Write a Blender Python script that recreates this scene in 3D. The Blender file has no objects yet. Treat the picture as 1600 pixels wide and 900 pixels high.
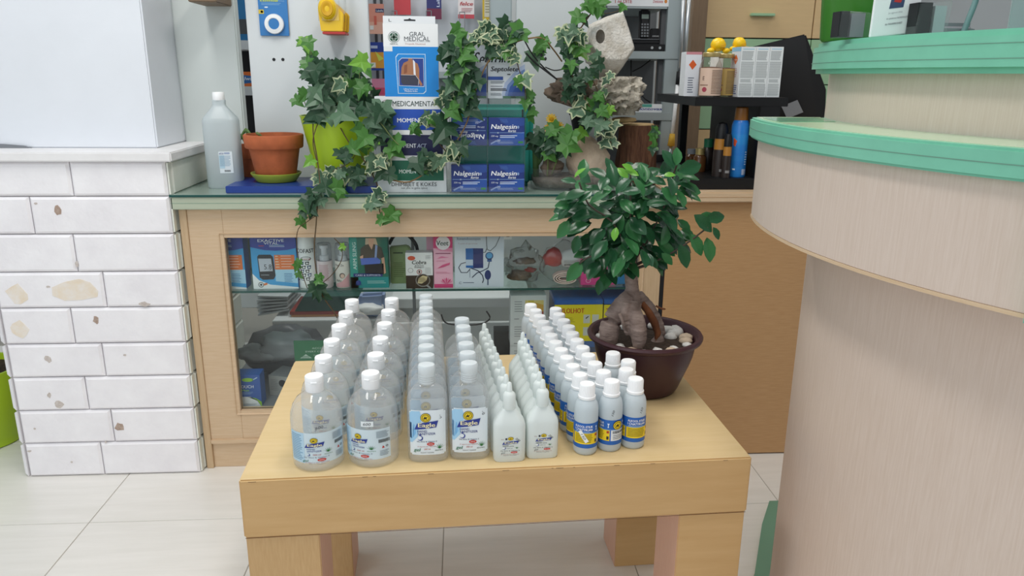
import bpy, bmesh, math, random
from mathutils import Vector, Matrix, noise
random.seed(7)
SC = bpy.context.scene
COL = SC.collection
R = math.radians

# ------------------------------------------------------------------ camera
FPX, PITCH, YAW, ROLL, CAM = 1183.0, R(15.7), R(3.87), R(.48), Vector((0, 0, 1.1))
FW = Vector((math.sin(YAW) * math.cos(PITCH), math.cos(YAW) * math.cos(PITCH), -math.sin(PITCH)))
_r0 = Vector((math.cos(YAW), -math.sin(YAW), 0)); _u0 = _r0.cross(FW)
RT = _r0 * math.cos(ROLL) + _u0 * math.sin(ROLL); UP = -_r0 * math.sin(ROLL) + _u0 * math.cos(ROLL)
cd = bpy.data.cameras.new('camera'); cd.sensor_width = 36; cd.lens = 36 * FPX / 1600; cd.clip_start = .02
cam = bpy.data.objects.new('camera', cd); COL.objects.link(cam)
cam.matrix_world = Matrix(((RT.x, UP.x, -FW.x, CAM.x), (RT.y, UP.y, -FW.y, CAM.y), (RT.z, UP.z, -FW.z, CAM.z), (0, 0, 0, 1)))
SC.camera = cam

# ------------------------------------------------------------------ world, lights, exposure
W = bpy.data.worlds.new('daylight'); SC.world = W; W.use_nodes = True
bg = W.node_tree.nodes['Background']; bg.inputs[0].default_value = (.86, .93, 1, 1); bg.inputs[1].default_value = .56
def area(name, loc, target, sx, sy, power, col=(1, 1, 1)):
    l = bpy.data.lights.new(name, 'AREA'); l.shape = 'RECTANGLE'; l.size = sx; l.size_y = sy; l.energy = power; l.color = col
    o = bpy.data.objects.new(name, l); COL.objects.link(o); o.location = loc
    o.rotation_euler = (Vector(target) - Vector(loc)).to_track_quat('-Z', 'Y').to_euler(); return o
area('shopfront_daylight', (-1.9, -1.7, 1.9), (-.4, 2, .7), 2.6, 1.9, 30, (.90, .96, 1))
area('ceiling_tube', (-.8, .95, 2.65), (-.8, .95, 0), .3, 1.3, 21, (1, .98, .95))
area('ceiling_tube', (.45, .95, 2.65), (.45, .95, 0), .3, 1.3, 19, (1, .95, .90))
area('ceiling_tube', (-.1, 2.78, 2.65), (-.1, 2.78, 0), 1.6, .2, 24, (1, .98, .95))
area('ceiling_tube', (1.6, 2.3, 2.65), (1.6, 2.3, 0), .2, .9, 5, (1, .95, .90))
SC.view_settings.view_transform = 'Standard'; SC.view_settings.look = 'None'
SC.view_settings.exposure = -.13; SC.view_settings.gamma = 1; SC.view_settings.use_curve_mapping = False
SC.cycles.max_bounces = 14; SC.cycles.transparent_max_bounces = 40; SC.cycles.transmission_bounces = 12
SC.cycles.diffuse_bounces = 4; SC.cycles.glossy_bounces = 4; SC.cycles.caustics_reflective = False; SC.cycles.caustics_refractive = False

# ------------------------------------------------------------------ helpers: coordinates
def ray(x, y): return FW + RT * ((x - 800) / FPX) - UP * ((y - 450) / FPX)
def at(x, y, Y):                       # point of the plane Y = const that the photo shows at a pixel
    d = ray(x, y); return CAM + d * (Y / d.y)
def atz(x, y, z):                      # the same on the plane Z = const
    d = ray(x, y); return CAM + d * ((z - CAM.z) / d.z)

# ------------------------------------------------------------------ helpers: materials
def c(h):
    h = h.lstrip('#'); f = lambda v: v / 12.92 if v <= .04045 else ((v + .055) / 1.055) ** 2.4
    return tuple(f(int(h[i:i + 2], 16) / 255) for i in (0, 2, 4)) + (1,)
M = {}
def mat(name, col, rough=.5, var=0, vscale=30, stretch=(1, 1, 1), bump=0, bscale=80, metal=0, sss=0, trans=0, ior=1.45, spec=.5, col2=None, emit=0, coat=0):
    m = bpy.data.materials.new(name); m.use_nodes = True; M[name] = m
    nt = m.node_tree; b = nt.nodes['Principled BSDF']; L = nt.links.new
    base = c(col) if isinstance(col, str) else col
    b.inputs['Base Color'].default_value = base; b.inputs['Roughness'].default_value = rough; b.inputs['Metallic'].default_value = metal
    b.inputs['IOR'].default_value = ior; b.inputs['Specular IOR Level'].default_value = spec; b.inputs['Coat Weight'].default_value = coat
    if trans: b.inputs['Transmission Weight'].default_value = trans
    if sss:
        b.inputs['Subsurface Weight'].default_value = sss; b.inputs['Subsurface Radius'].default_value = (.01, .01, .01); b.inputs['Subsurface Scale'].default_value = .56
    if emit: b.inputs['Emission Color'].default_value = base; b.inputs['Emission Strength'].default_value = emit
    if var or col2 or bump:
        tc = nt.nodes.new('ShaderNodeTexCoord'); mp = nt.nodes.new('ShaderNodeMapping'); mp.inputs['Scale'].default_value = stretch
        L(tc.outputs['Object'], mp.inputs[0])
    if var or col2:
        n = nt.nodes.new('ShaderNodeTexNoise'); n.inputs['Scale'].default_value = vscale; n.inputs['Detail'].default_value = 5; n.inputs['Roughness'].default_value = .6
        L(mp.outputs[0], n.inputs[0]); r = nt.nodes.new('ShaderNodeValToRGB'); L(n.outputs[0], r.inputs[0])
        r.color_ramp.elements[0].position = .32; r.color_ramp.elements[1].position = .68
        if col2: r.color_ramp.elements[0].color = base; r.color_ramp.elements[1].color = c(col2)
        else:
            r.color_ramp.elements[0].color = tuple(v * (1 - var) for v in base[:3]) + (1,)
            r.color_ramp.elements[1].color = tuple(min(1, v * (1 + var)) for v in base[:3]) + (1,)
        L(r.outputs[0], b.inputs['Base Color'])
    if bump:
        n2 = nt.nodes.new('ShaderNodeTexNoise'); n2.inputs['Scale'].default_value = bscale; n2.inputs['Detail'].default_value = 6; L(mp.outputs[0], n2.inputs[0])
        bn = nt.nodes.new('ShaderNodeBump'); bn.inputs['Strength'].default_value = bump; bn.inputs['Distance'].default_value = .005
        L(n2.outputs[0], bn.inputs['Height']); L(bn.outputs[0], b.inputs['Normal'])
    return m
def clear(name, tint=(1, 1, 1), haze=.06, gloss=1.0, ior=1.45, rough=.04):   # thin clear plastic or glass: see-through, fresnel gloss, a little haze
    m = bpy.data.materials.new(name); m.use_nodes = True; M[name] = m; nt = m.node_tree; nt.nodes.clear(); L = nt.links.new; N = nt.nodes.new
    o = N('ShaderNodeOutputMaterial'); t = N('ShaderNodeBsdfTransparent'); t.inputs[0].default_value = tint + (1,)
    d = N('ShaderNodeBsdfDiffuse'); d.inputs[0].default_value = (.96, .98, .99, 1); tr = N('ShaderNodeBsdfTranslucent'); tr.inputs[0].default_value = (.96, .98, .99, 1)
    dm = N('ShaderNodeMixShader'); dm.inputs[0].default_value = .5; L(d.outputs[0], dm.inputs[1]); L(tr.outputs[0], dm.inputs[2])
    m1 = N('ShaderNodeMixShader'); m1.inputs[0].default_value = haze; L(t.outputs[0], m1.inputs[1]); L(dm.outputs[0], m1.inputs[2])
    g = N('ShaderNodeBsdfGlossy'); g.inputs['Roughness'].default_value = rough; f = N('ShaderNodeFresnel'); gm = N('ShaderNodeNewGeometry'); ma = N('ShaderNodeMath'); ma.operation = 'MULTIPLY_ADD'; ma.inputs[1].default_value = 1 / ior - ior; ma.inputs[2].default_value = ior; L(gm.outputs['Backfacing'], ma.inputs[0]); L(ma.outputs[0], f.inputs[0])
    mu = N('ShaderNodeMath'); mu.operation = 'MULTIPLY'; mu.inputs[1].default_value = gloss; L(f.outputs[0], mu.inputs[0])
    m2 = N('ShaderNodeMixShader'); L(mu.outputs[0], m2.inputs[0]); L(m1.outputs[0], m2.inputs[1]); L(g.outputs[0], m2.inputs[2]); L(m2.outputs[0], o.inputs[0]); return m
def milky(name, col, thru=.35, rough=.35):                                   # translucent polythene
    m = bpy.data.materials.new(name); m.use_nodes = True; M[name] = m; nt = m.node_tree; L = nt.links.new; N = nt.nodes.new
    b = nt.nodes['Principled BSDF']; b.inputs['Base Color'].default_value = c(col); b.inputs['Roughness'].default_value = rough
    tr = N('ShaderNodeBsdfTranslucent'); tr.inputs[0].default_value = c(col); mx = N('ShaderNodeMixShader'); mx.inputs[0].default_value = thru
    L(b.outputs[0], mx.inputs[1]); L(tr.outputs[0], mx.inputs[2]); L(mx.outputs[0], nt.nodes['Material Output'].inputs[0]); return m
def print_mat(name, rough):
    m = bpy.data.materials.new(name); m.use_nodes = True; M[name] = m; nt = m.node_tree; b = nt.nodes['Principled BSDF']
    a = nt.nodes.new('ShaderNodeAttribute'); a.attribute_name = 'Col'; nt.links.new(a.outputs['Color'], b.inputs['Base Color']); b.inputs['Roughness'].default_value = rough
print_mat('print', .42)
def wood(name, a, b, scale, stretch, rough=.45, bump=.04):
    return mat(name, a, rough, col2=b, vscale=scale, stretch=stretch, bump=bump, bscale=scale * 2)

# ------------------------------------------------------------------ helpers: objects
def link(name, me, m, parent=None, smooth=False):
    o = bpy.data.objects.new(name, me); COL.objects.link(o)
    if m is not None and not me.materials:
        for k in (m if isinstance(m, (list, tuple)) else [m]): me.materials.append(M[k] if isinstance(k, str) else k)
    if smooth:
        for p in me.polygons: p.use_smooth = True
    if parent is not None: o.parent = parent
    return o
def tag(o, label, cat=None, group=None, kind=None):
    if label: o['label'] = label
    if cat: o['category'] = cat
    if group: o['group'] = group
    if kind: o['kind'] = kind
    return o
def T(name, label, cat, loc=(0, 0, 0), rz=0, group=None, kind=None):
    o = bpy.data.objects.new(name, None); COL.objects.link(o); o.location = loc; o.rotation_euler.z = rz; o.empty_display_size = .02
    return tag(o, label, cat, group, kind)
def copy_tree(o, parent=None):
    k = o.copy(); COL.objects.link(k); k.parent = parent
    for ch in list(o.children): copy_tree(ch, k)
    return k

class MB:                               # collects shapes, builds ONE mesh
    def __init__(s): s.v = []; s.f = []; s.mi = []
    def add(s, vs, fs, mi=0):
        n = len(s.v); s.v += [tuple(v) for v in vs]; s.f += [tuple(i + n for i in f) for f in fs]; s.mi += [mi] * len(fs); return s
    def box(s, x0, x1, y0, y1, z0, z1, mi=0):
        return s.add([(x0, y0, z0), (x1, y0, z0), (x1, y1, z0), (x0, y1, z0), (x0, y0, z1), (x1, y0, z1), (x1, y1, z1), (x0, y1, z1)],
                     [(0, 3, 2, 1), (4, 5, 6, 7), (0, 1, 5, 4), (1, 2, 6, 5), (2, 3, 7, 6), (3, 0, 4, 7)], mi)
    def loft(s, rings, cap0=True, cap1=True, mi=0):      # rings: lists of equal length
        n = len(rings[0]); vs = [v for r in rings for v in r]; fs = []
        for i in range(len(rings) - 1):
            for j in range(n):
                a = i * n + j; b = i * n + (j + 1) % n; fs.append((a, b, b + n, a + n))
        if cap0: fs.append(tuple(range(n - 1, -1, -1)))
        if cap1: fs.append(tuple(range((len(rings) - 1) * n, len(rings) * n)))
        return s.add(vs, fs, mi)
    def lathe(s, prof, n=24, cx=0, cy=0, ex=1, ey=1, cap0=True, cap1=True, sup=2, mi=0):   # prof: (radius, z); sup>2 gives a squarer section
        rings = []
        for r, z in prof:
            ring = []
            for j in range(n):
                a = 2 * math.pi * (j + .5) / n; ca, sa = math.cos(a), math.sin(a)
                if sup != 2:
                    k = (abs(ca) ** sup + abs(sa) ** sup) ** (-1 / sup); ca *= k; sa *= k
                ring.append((cx + r * ex * ca, cy + r * ey * sa, z))
            rings.append(ring)
        return s.loft(rings, cap0, cap1, mi)
    def tube(s, pts, rad, n=6, mi=0):
        pts = [Vector(p) for p in pts]; rads = rad if isinstance(rad, (list, tuple)) else [rad] * len(pts); rings = []; up = Vector((.31, .2, .93))
        for i, p in enumerate(pts):
            d = (pts[min(i + 1, len(pts) - 1)] - pts[max(i - 1, 0)]).normalized()
            a = d.cross(up)
            if a.length < .05: a = d.cross(Vector((1, 0, 0)))
            a.normalize(); b = d.cross(a)
            rings.append([tuple(p + (a * math.cos(2 * math.pi * j / n) + b * math.sin(2 * math.pi * j / n)) * rads[i]) for j in range(n)])
        return s.loft(rings, mi=mi)
    def prism(s, poly, z0, z1, mi=0):     # vertical prism over a plan polygon (anticlockwise)
        return s.loft([[(x, y, z0) for x, y in poly], [(x, y, z1) for x, y in poly]], mi=mi)
    def slab(s, poly, y0, y1, mi=0):      # upright prism over an (x, z) outline
        return s.loft([[(x, y1, z) for x, z in poly], [(x, y0, z) for x, z in poly]], mi=mi)
    def build(s, name, m, parent=None, smooth=False, bev=0, seg=2):
        me = bpy.data.meshes.new(name); me.from_pydata(s.v, [], s.f); me.update()
        if any(s.mi): me.polygons.foreach_set('material_index', s.mi)
        bm = bmesh.new(); bm.from_mesh(me); bmesh.ops.recalc_face_normals(bm, faces=bm.faces)
        if bev: bmesh.ops.bevel(bm, geom=[e for e in bm.edges if len(e.link_faces) == 2 and e.calc_face_angle(0) > .6], offset=bev, segments=seg, affect='EDGES', clamp_overlap=True)
        bm.to_mesh(me); bm.free()
        o = link(name, me, m, parent, smooth)
        if smooth == 'auto':
            for e in me.edges: e.use_edge_sharp = False
            me.set_sharp_from_angle(angle=R(40))
        return o
def bx(name, m, parent, x0, x1, y0, y1, z0, z1, bev=.0015): return MB().box(x0, x1, y0, y1, z0, z1).build(name, m, parent, bev=bev)
def lathe(name, m, parent, prof, n=24, **k):
    return MB().lathe(prof, n, **k).build(name, m, parent, smooth='auto')
def tube(name, m, parent, pts, rad, n=6): return MB().tube(pts, rad, n).build(name, m, parent, smooth=True)
def smooth_path(pts, k=4):
    pts = [Vector(p) for p in pts]; out = []
    for i in range(len(pts) - 1):
        p0, p1, p2, p3 = pts[max(i - 1, 0)], pts[i], pts[i + 1], pts[min(i + 2, len(pts) - 1)]
        for j in range(k):
            t = j / k; out.append(.5 * ((2 * p1) + (p2 - p0) * t + (2 * p0 - 5 * p1 + 4 * p2 - p3) * t * t + (3 * p1 - p0 - 3 * p2 + p3) * t ** 3))
    return out + [pts[-1]]

# ------------------------------------------------------------------ helpers: flat print (lettering, pictures) as thin geometry
_TXT = {}
def glyphs(s, bold, shear):
    k = (s, shear)
    if k not in _TXT:
        cu = bpy.data.curves.new('t', 'FONT'); cu.body = s; cu.resolution_u = 2; cu.shear = shear;  cu.fill_mode = 'FRONT'
        o = bpy.data.objects.new('t', cu); me = o.to_mesh()
        vs = [(v.co.x, v.co.y) for v in me.vertices]; fs = [tuple(p.vertices) for p in me.polygons]; o.to_mesh_clear()
        bpy.data.objects.remove(o); bpy.data.curves.remove(cu); _TXT[k] = (vs, fs)
    return _TXT[k]
class Print:
    """Print on a face. Drawn in the photo's own frame: fx0..fx1 / fy0 (top)..fy1 (bottom) is the face, mapped to width w and height h (metres)."""
    def __init__(s, fx0, fx1, fy0, fy1, w, h):
        s.a = (fx0, fx1, fy0, fy1, w, h); s.v = []; s.f = []; s.c = []; s.L = 0
    def P(s, x, y): a = s.a; return ((x - a[0]) / (a[1] - a[0]) * a[4], (a[3] - y) / (a[3] - a[2]) * a[5])
    def put(s, pts, faces, col):
        n = len(s.v); s.v += [s.P(*p) + (s.L,) for p in pts]; s.f += [tuple(i + n for i in f) for f in faces]; s.c += [c(col)] * len(faces)
    def rect(s, x0, y0, x1, y1, col, n=1):
        pts = [(x0 + (x1 - x0) * i / n, y) for y in (y0, y1) for i in range(n + 1)]
        s.put(pts, [(i, i + 1, i + n + 2, i + n + 1) for i in range(n)], col)
    def poly(s, pts, col): s.put(pts, [tuple(range(len(pts)))], col)
    def ell(s, cx, cy, rx, ry, col, n=20): s.poly([(cx + rx * math.cos(2 * math.pi * i / n), cy + ry * math.sin(2 * math.pi * i / n)) for i in range(n)], col)
    def ring(s, cx, cy, rx, ry, t, col, n=24):
        pts = [(cx + (rx - q * t) * math.cos(2 * math.pi * i / n), cy + (ry - q * t) * math.sin(2 * math.pi * i / n)) for q in (0, 1) for i in range(n)]
        s.put(pts, [(i, (i + 1) % n, n + (i + 1) % n, n + i) for i in range(n)], col)
    def line(s, pts, t, col):
        for (x0, y0), (x1, y1) in zip(pts, pts[1:]):
            l = math.hypot(x1 - x0, y1 - y0) or 1; nx, ny = -(y1 - y0) / l * t / 2, (x1 - x0) / l * t / 2
            s.poly([(x0 + nx, y0 + ny), (x1 + nx, y1 + ny), (x1 - nx, y1 - ny), (x0 - nx, y0 - ny)], col)
    def text(s, t, x0, x1, yb, ch, col, bold=0, shear=0, rot=0):     # spans x0..x1, baseline yb, capital height ch
        vs, fs = glyphs(t, bold, shear)
        if not vs: return
        a = min(v[0] for v in vs); b = max(v[0] for v in vs); k = (x1 - x0) / (b - a); q = ch / .69; ca, sa = math.cos(rot), math.sin(rot)
        pts = [((v[0] - a) * k, -v[1] * q) for v in vs]
        L0 = s.L
        for n_, sh in enumerate((0,) if not bold else (-.45, .45) if bold < .025 else (-1, 0, 1)):      # heavier weight: struck again beside itself
            s.L = L0 + .22 * n_
            s.put([(x0 + (p[0] + sh * bold * k * .62) * ca - p[1] * sa, yb + (p[0] + sh * bold * k * .62) * sa + p[1] * ca) for p in pts], fs, col)
        s.L = L0
    def rows(s, x0, x1, y0, y1, n, col, t=.4, ragged=.25):          # lines of print too small to read
        rn = random.Random(int(x0 * 7 + y0)); d = (y1 - y0) / n
        for i in range(n): s.rect(x0, y0 + i * d, x1 - (x1 - x0) * ragged * rn.random(), y0 + (i + t) * d, col)
    def bars(s, x0, x1, y0, y1, col='111111', n=18):
        rn = random.Random(int(x0)); x = x0; d = (x1 - x0) / n
        while x < x1: w = d * (.25 + .6 * rn.random()); s.rect(x, y0, min(x + w, x1), y1, col); x += w + d * (.3 + .4 * rn.random())
    def build(s, name, parent, fn, m='print', step=.00025, off=.0003):
        me = bpy.data.meshes.new(name); me.from_pydata(s.v, [], s.f); me.update()
        at_ = me.color_attributes.new('Col', 'FLOAT_COLOR', 'CORNER')
        for p, col in zip(me.polygons, s.c):
            for li in p.loop_indices: at_.data[li].color = col
        cut = getattr(fn, 'cut', 0)
        if cut:                                                     # on a curved face: cut into narrow strips so the print follows the curve
            bm = bmesh.new(); bm.from_mesh(me); u0 = min(v[0] for v in s.v); u1 = max(v[0] for v in s.v); n = int((u1 - u0) / cut) + 1
            for i in range(1, n): bmesh.ops.bisect_plane(bm, geom=bm.verts[:] + bm.edges[:] + bm.faces[:], plane_co=(u0 + (u1 - u0) * i / n, 0, 0), plane_no=(1, 0, 0), dist=1e-6)
            bm.to_mesh(me); bm.free()
        for v in me.vertices: v.co = fn(v.co.x, v.co.y, off + v.co.z * step)
        me.update()
        return link(name, me, m, parent)
def flat(x0, y, z0): return lambda u, v, o: (x0 + u, y - o, z0 + v)                 # on a face that looks towards -Y
def sideface(x, y0, z0): return lambda u, v, o: (x - o, y0 - u, z0 + v)             # on a face that looks towards -X (u runs towards the viewer)
def bent(r, z0, w, y=0):                                                            # round a cylinder
    def f(u, v, o): return ((r + o) * math.sin((u - w / 2) / r), y - (r + o) * math.cos((u - w / 2) / r), z0 + v)
    f.cut = r * .13; return f

def carton(name, label, cat, x0, x1, y0, y1, Y, depth, m, group=None, rz=0, bev=.0008, part='box_body'):
    """A box whose front face the photo shows at x0..x1, y0..y1; its front plane is at Y. Returns thing, width, height."""
    a = at((x0 + x1) / 2, y1, Y); w = (at(x1, y1, Y) - at(x0, y1, Y)).x; h = at((x0 + x1) / 2, y0, Y).z - a.z
    t = T(name, label, cat, (a.x, Y, a.z), rz, group); bx(part, m, t, -w / 2, w / 2, 0, depth, 0, h, bev); return t, w, h
# ------------------------------------------------------------------ materials
mat('plaster', 'e6eaf0', .8, var=.02, vscale=6, bump=.05, bscale=40)
mat('plaster_grey', 'd3dad8', .75, var=.02, vscale=5)
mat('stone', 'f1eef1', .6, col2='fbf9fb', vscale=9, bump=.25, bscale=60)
mat('stone_side_shaded', 'dfe2d6', .6, col2='eceee6', vscale=9, bump=.25, bscale=60)  # same stone as the front, coloured darker as the shaded return
mat('stone_cap', 'e8e6e6', .45, col2='f4f3f3', vscale=8, bump=.1)
mat('mortar', 'c4beb9', .9)
mat('fossil', 'bfb2aa', .7, col2='d8d0ca', vscale=150)
mat('stain', 'ecdcc4', .7, col2='f1eae2', vscale=40)
mat('tile', 'e6e3dc', .22, col2='efece6', vscale=3, stretch=(1, 9, 1))
mat('grout', 'a9a49b', .8)
wood('oak', 'd0b390', 'd9bf9f', 14, (1, 1, 14))
wood('oak_v', 'c6a985', 'd0b592', 14, (14, 14, 1))
wood('oak_dark', 'bb9163', 'c69d70', 22, (1, 1, 16))
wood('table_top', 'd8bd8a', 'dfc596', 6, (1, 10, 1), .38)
wood('table_side_shaded', 'c8a06b', 'd0aa76', 6, (1, 1, 10), .42)  # table wood with the shade of its upright faces put into the colour
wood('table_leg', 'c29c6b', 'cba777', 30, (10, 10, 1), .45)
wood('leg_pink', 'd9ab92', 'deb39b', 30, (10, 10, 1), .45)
mat('edge_wear', '7a5a3c', .7)
wood('counter_wood', 'd0bdae', 'd8c7ba', 40, (10, 10, .4), .5, .05)
mat('counter_green', '79bfa4', .3, var=.05, vscale=20)
mat('counter_green_inlay', '6fa98a', .15)
mat('counter_top', 'b4ccae', .18)
mat('worktop', 'b3bca6', .4, var=.04, vscale=10, stretch=(1, 8, 8))
mat('plinth_green', '6f9a82', .4); mat('fossil_dark', 'a38b7c', .7, col2='c0ada0', vscale=120)
mat('joint_line', '6c9483', .7)
mat('white_paint', 'dfe3e4', .5, var=.01, vscale=6)
mat('white_panel', 'dde2e4', .42)
mat('grey_panel', 'c9cfd0', .5, var=.02, vscale=3)
mat('metal_grey', 'a9b4b6', .4, metal=.25)
mat('aluminium', 'c5cacd', .3, metal=.8)
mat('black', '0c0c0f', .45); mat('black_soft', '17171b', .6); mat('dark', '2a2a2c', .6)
mat('dark_grey', '55575a', .6); mat('mid_grey', '7c8085', .6); mat('white', 'f0f1f2', .45); mat('white_gloss', 'f4f6f7', .3)
mat('cardboard_white', 'e9edf0', .5)
mat('beige_front', 'cdb184', .5, var=.03, vscale=10, stretch=(1, 1, 8)); mat('green_front', '97bb95', .45); mat('brown_side', '7b6650', .55, var=.08, vscale=14, stretch=(12, 12, 1))
clear('pane', (.95, .975, .965), .004, .55); clear('glass_shelf', (.80, .9, .87), .03, 1.0); clear('acrylic', (.97, .98, .98), .03, .8)
clear('clear_plastic', (.997, .999, 1), .15, 1.0, 1.45); clear('bag_plastic', (.95, .96, .96), .10, 1.0)
mat('glass_edge', '1f4f4a', .15); mat('glass_top', '93a79c', .06, spec=.8)

# ------------------------------------------------------------------ floor
fl = bx('floor', 'grout', None, -3.2, 3.6, -2.6, 4.6, -.03, -.0015, 0); tag(fl, 'cream glazed floor tiles with thin grey joints', 'floor', kind='structure')
TS, G = .4487, .0022
tile0 = MB().box(G / 2, TS - G / 2, G / 2, TS - G / 2, -.008, 0).build('tile', 'tile', fl, bev=.0008, seg=1); tile0.location = (0, 0, 0); first = True
for i in range(-5, 7):
    for j in range(-5, 6):
        o = tile0 if first else tile0.copy()
        if not first: COL.objects.link(o); o.parent = fl
        first = False; o.location = (-.0535 + i * TS, 1.752 + (j - 3) * TS, 0)

# ------------------------------------------------------------------ left half wall of stone bricks, with plaster pillar above
wl = bx('wall_left', 'mortar', None, -1.23, -.757, 2.004, 2.52, 0, .88, 0); tag(wl, 'white stone brick half wall with dark joints, left of the glass cabinet', 'wall', kind='structure')
ROWZ = [.882, .793, .695, .594, .496, .395, .299, .201, .102, 0]
JX = [(-.989,), (-1.1,), (-1.007,), (-.946,), (-1.042,), (-.975,), (-1.033,), (-.977,), (-1.018,)]

def brick(x0, x1, z0, z1, Y=1.99, m='stone', name='brick'):            # front face proud of the joint, chamfered rim
    g, b = .0013, .0065; x0 += g; x1 -= g; z0 += g; z1 -= g
    o = [(x0, z0), (x1, z0), (x1, z1), (x0, z1)]; i = [(x0 + b, z0 + b), (x1 - b, z0 + b), (x1 - b, z1 - b), (x0 + b, z1 - b)]
    return MB().loft([[(x, Y + .02, z) for x, z in o], [(x, Y + b, z) for x, z in o], [(x, Y, z) for x, z in i]]).build(name, m, wl)
for k in range(9):
    z1, z0 = ROWZ[k], ROWZ[k + 1]; xe = -.757 + .008 * (k % 2); xs = -1.221
    br = [xs] + list(JX[k]) + [-.752]
    for a, b in zip(br, br[1:]): brick(a, b, z0, z1)
    if True:            # mitred return brick at the left corner, and the set-back bricks behind it
        MB().loft([[(-1.224, 1.992, z0 + .002), (-1.224, 1.992, z1 - .002), (-1.224, 2.03, z1 - .002), (-1.224, 2.03, z0 + .002)], [(-1.236, 2.0, z0 + .008), (-1.236, 2.0, z1 - .008), (-1.236, 2.03, z1 - .008), (-1.236, 2.03, z0 + .008)]]).build('brick', 'stone', wl)
    # bricks of the right-hand return
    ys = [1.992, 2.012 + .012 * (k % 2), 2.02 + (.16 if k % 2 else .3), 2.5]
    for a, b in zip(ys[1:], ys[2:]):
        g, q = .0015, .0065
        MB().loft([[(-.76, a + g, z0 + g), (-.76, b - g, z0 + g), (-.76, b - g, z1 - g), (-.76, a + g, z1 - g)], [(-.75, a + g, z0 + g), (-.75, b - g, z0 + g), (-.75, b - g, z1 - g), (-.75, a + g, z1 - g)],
                   [(-.744, a + q, z0 + q), (-.744, b - q, z0 + q), (-.744, b - q, z1 - q), (-.744, a + q, z1 - q)]]).build('brick', 'stone_side_shaded', wl)
    MB().box(-.7515, -.7475, 1.996, 2.012, z0 + .004, z1 - .004).build('brick', 'stone_side_shaded', wl)
bx('wall_cap', 'stone_cap', wl, -1.25, -.73, 1.976, 2.52, .882, .906, .003)
def blob(name, m, x, y, rx, ry, seed):                                  # fossil pits and marks in the stone
    p = at(x, y, 1.9895); rn = random.Random(seed); s = .00171
    pts = [(p.x + rx * s * math.cos(a) * (.65 + .5 * rn.random()), p.z + ry * s * math.sin(a) * (.65 + .5 * rn.random())) for a in [2 * math.pi * i / 9 for i in range(9)]]
    MB().slab(pts, 1.9893, 1.9905).build(name, m, wl)
for n_, (x, y, rx, ry) in enumerate([(90, 328, 5, 9), (150, 500, 5, 7), (225, 475, 9, 4), (187, 667, 8, 8), (75, 561, 6, 6), (77, 618, 3, 5), (92, 632, 8, 7), (75, 448, 4, 2), (56, 318, 3, 2), (120, 413, 3, 6), (165, 691, 2, 2), (54, 670, 2, 2), (112, 722, 2, 2), (46, 705, 4, 2), (195, 555, 3, 2), (120, 240, 1, 1)]): blob('fossil_mark', 'fossil_dark' if n_ in (0, 1, 3) else 'fossil', x, y, rx, ry, n_)
for n_, (x, y, rx, ry) in enumerate([(27, 460, 17, 18), (120, 455, 38, 20), (30, 515, 16, 16)]): blob('yellow_stain', 'stain', x, y, rx, ry, 40 + n_)

wp = MB().box(-1.245, -.803, 2.09, 2.51, .905, 2.7).build('wall_pillar', 'plaster', None, bev=.004, seg=2); tag(wp, 'smooth white plastered pillar above the stone half wall', 'wall', kind='structure')
o = MB().slab([(-1.24, .905), (-1.12, .905), (-1.14, .912), (-1.19, .916), (-1.24, .918)], 2.083, 2.089).build('flaked_plaster', 'mid_grey', wp)
wr = MB().box(-.803, at(378, 150, 2.3).x, 2.3, 2.34, .5, 2.7).build('wall_recess', 'plaster_grey', None, bev=.004); tag(wr, 'pale grey recessed wall strip behind the translucent jug', 'wall', kind='structure')
p = at(362, 10, 2.29); o = MB().box(p.x - .075, p.x - .002, 2.16, 2.299, p.z, p.z + .05).build('trim_1', 'brown_side', None, bev=.002); o.rotation_euler.y = 0
tag(o, 'corner of a wooden wall shelf at the top edge', 'shelf', kind='structure')

# rear and side walls of the shop
o = bx('wall_back', 'grey_panel', None, -3.2, 3.6, 3.6, 3.7, 0, 2.7, 0); tag(o, 'grey rear wall of the shop', 'wall', kind='structure')
o = bx('wall_right', 'plaster', None, 3.5, 3.6, -2.6, 3.6, 0, 2.7, 0); tag(o, 'white right-hand shop wall out of the frame', 'wall', kind='structure')
o = bx('ceiling', 'plaster', None, -3.2, 3.6, -.4, 3.7, 2.7, 2.75, 0); tag(o, 'white shop ceiling out of the frame', 'ceiling', kind='structure')

# ------------------------------------------------------------------ reception counter on the right: curved, two ledges
CX, CY = 1.19, 1.054; YE = 1.268
def arc(r, a1=300, n=44, ye=YE):
    a0 = 180 - math.degrees(math.asin((ye - CY) / r)); return [(CX + r * math.cos(R(a0 + (a1 - a0) * i / n)), CY + r * math.sin(R(a0 + (a1 - a0) * i / n))) for i in range(n + 1)]
def sector(ro, ri, **k): return arc(ro, **k) + arc(ri, **k)[::-1]
rc = T('reception_counter', 'curved reception counter in pale wood grain with two mint green ledges', 'counter', (CX, CY, 0))
def cpart(name, m, ro, ri, z0, z1, bev=0, a1=300, zb=0):
    pts = [(x - CX, y - CY) for x, y in sector(ro, ri, a1=a1)]
    o = MB().prism(pts, z0, z1).build(name, m, rc, bev=bev, smooth='auto'); return o
cpart('lower_drum', 'counter_wood', .620, .58, .0, .872, 0)
cpart('upper_drum', 'counter_wood', .618, .58, .872, 1.106, 0)
cpart('fascia', 'counter_wood', .7225, .62, .872, 1.004, .001)
cpart('fascia_edge', 'oak', .7235, .7, .868, .8725)
ll = cpart('lower_ledge', 'counter_green', .7385, .612, 1.004, 1.0355, .003)
o = MB().prism([(x - CX, y - CY) for x, y in sector(.7389, .72)], 1.0192, 1.0202).build('board_joint', 'joint_line', ll)
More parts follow.
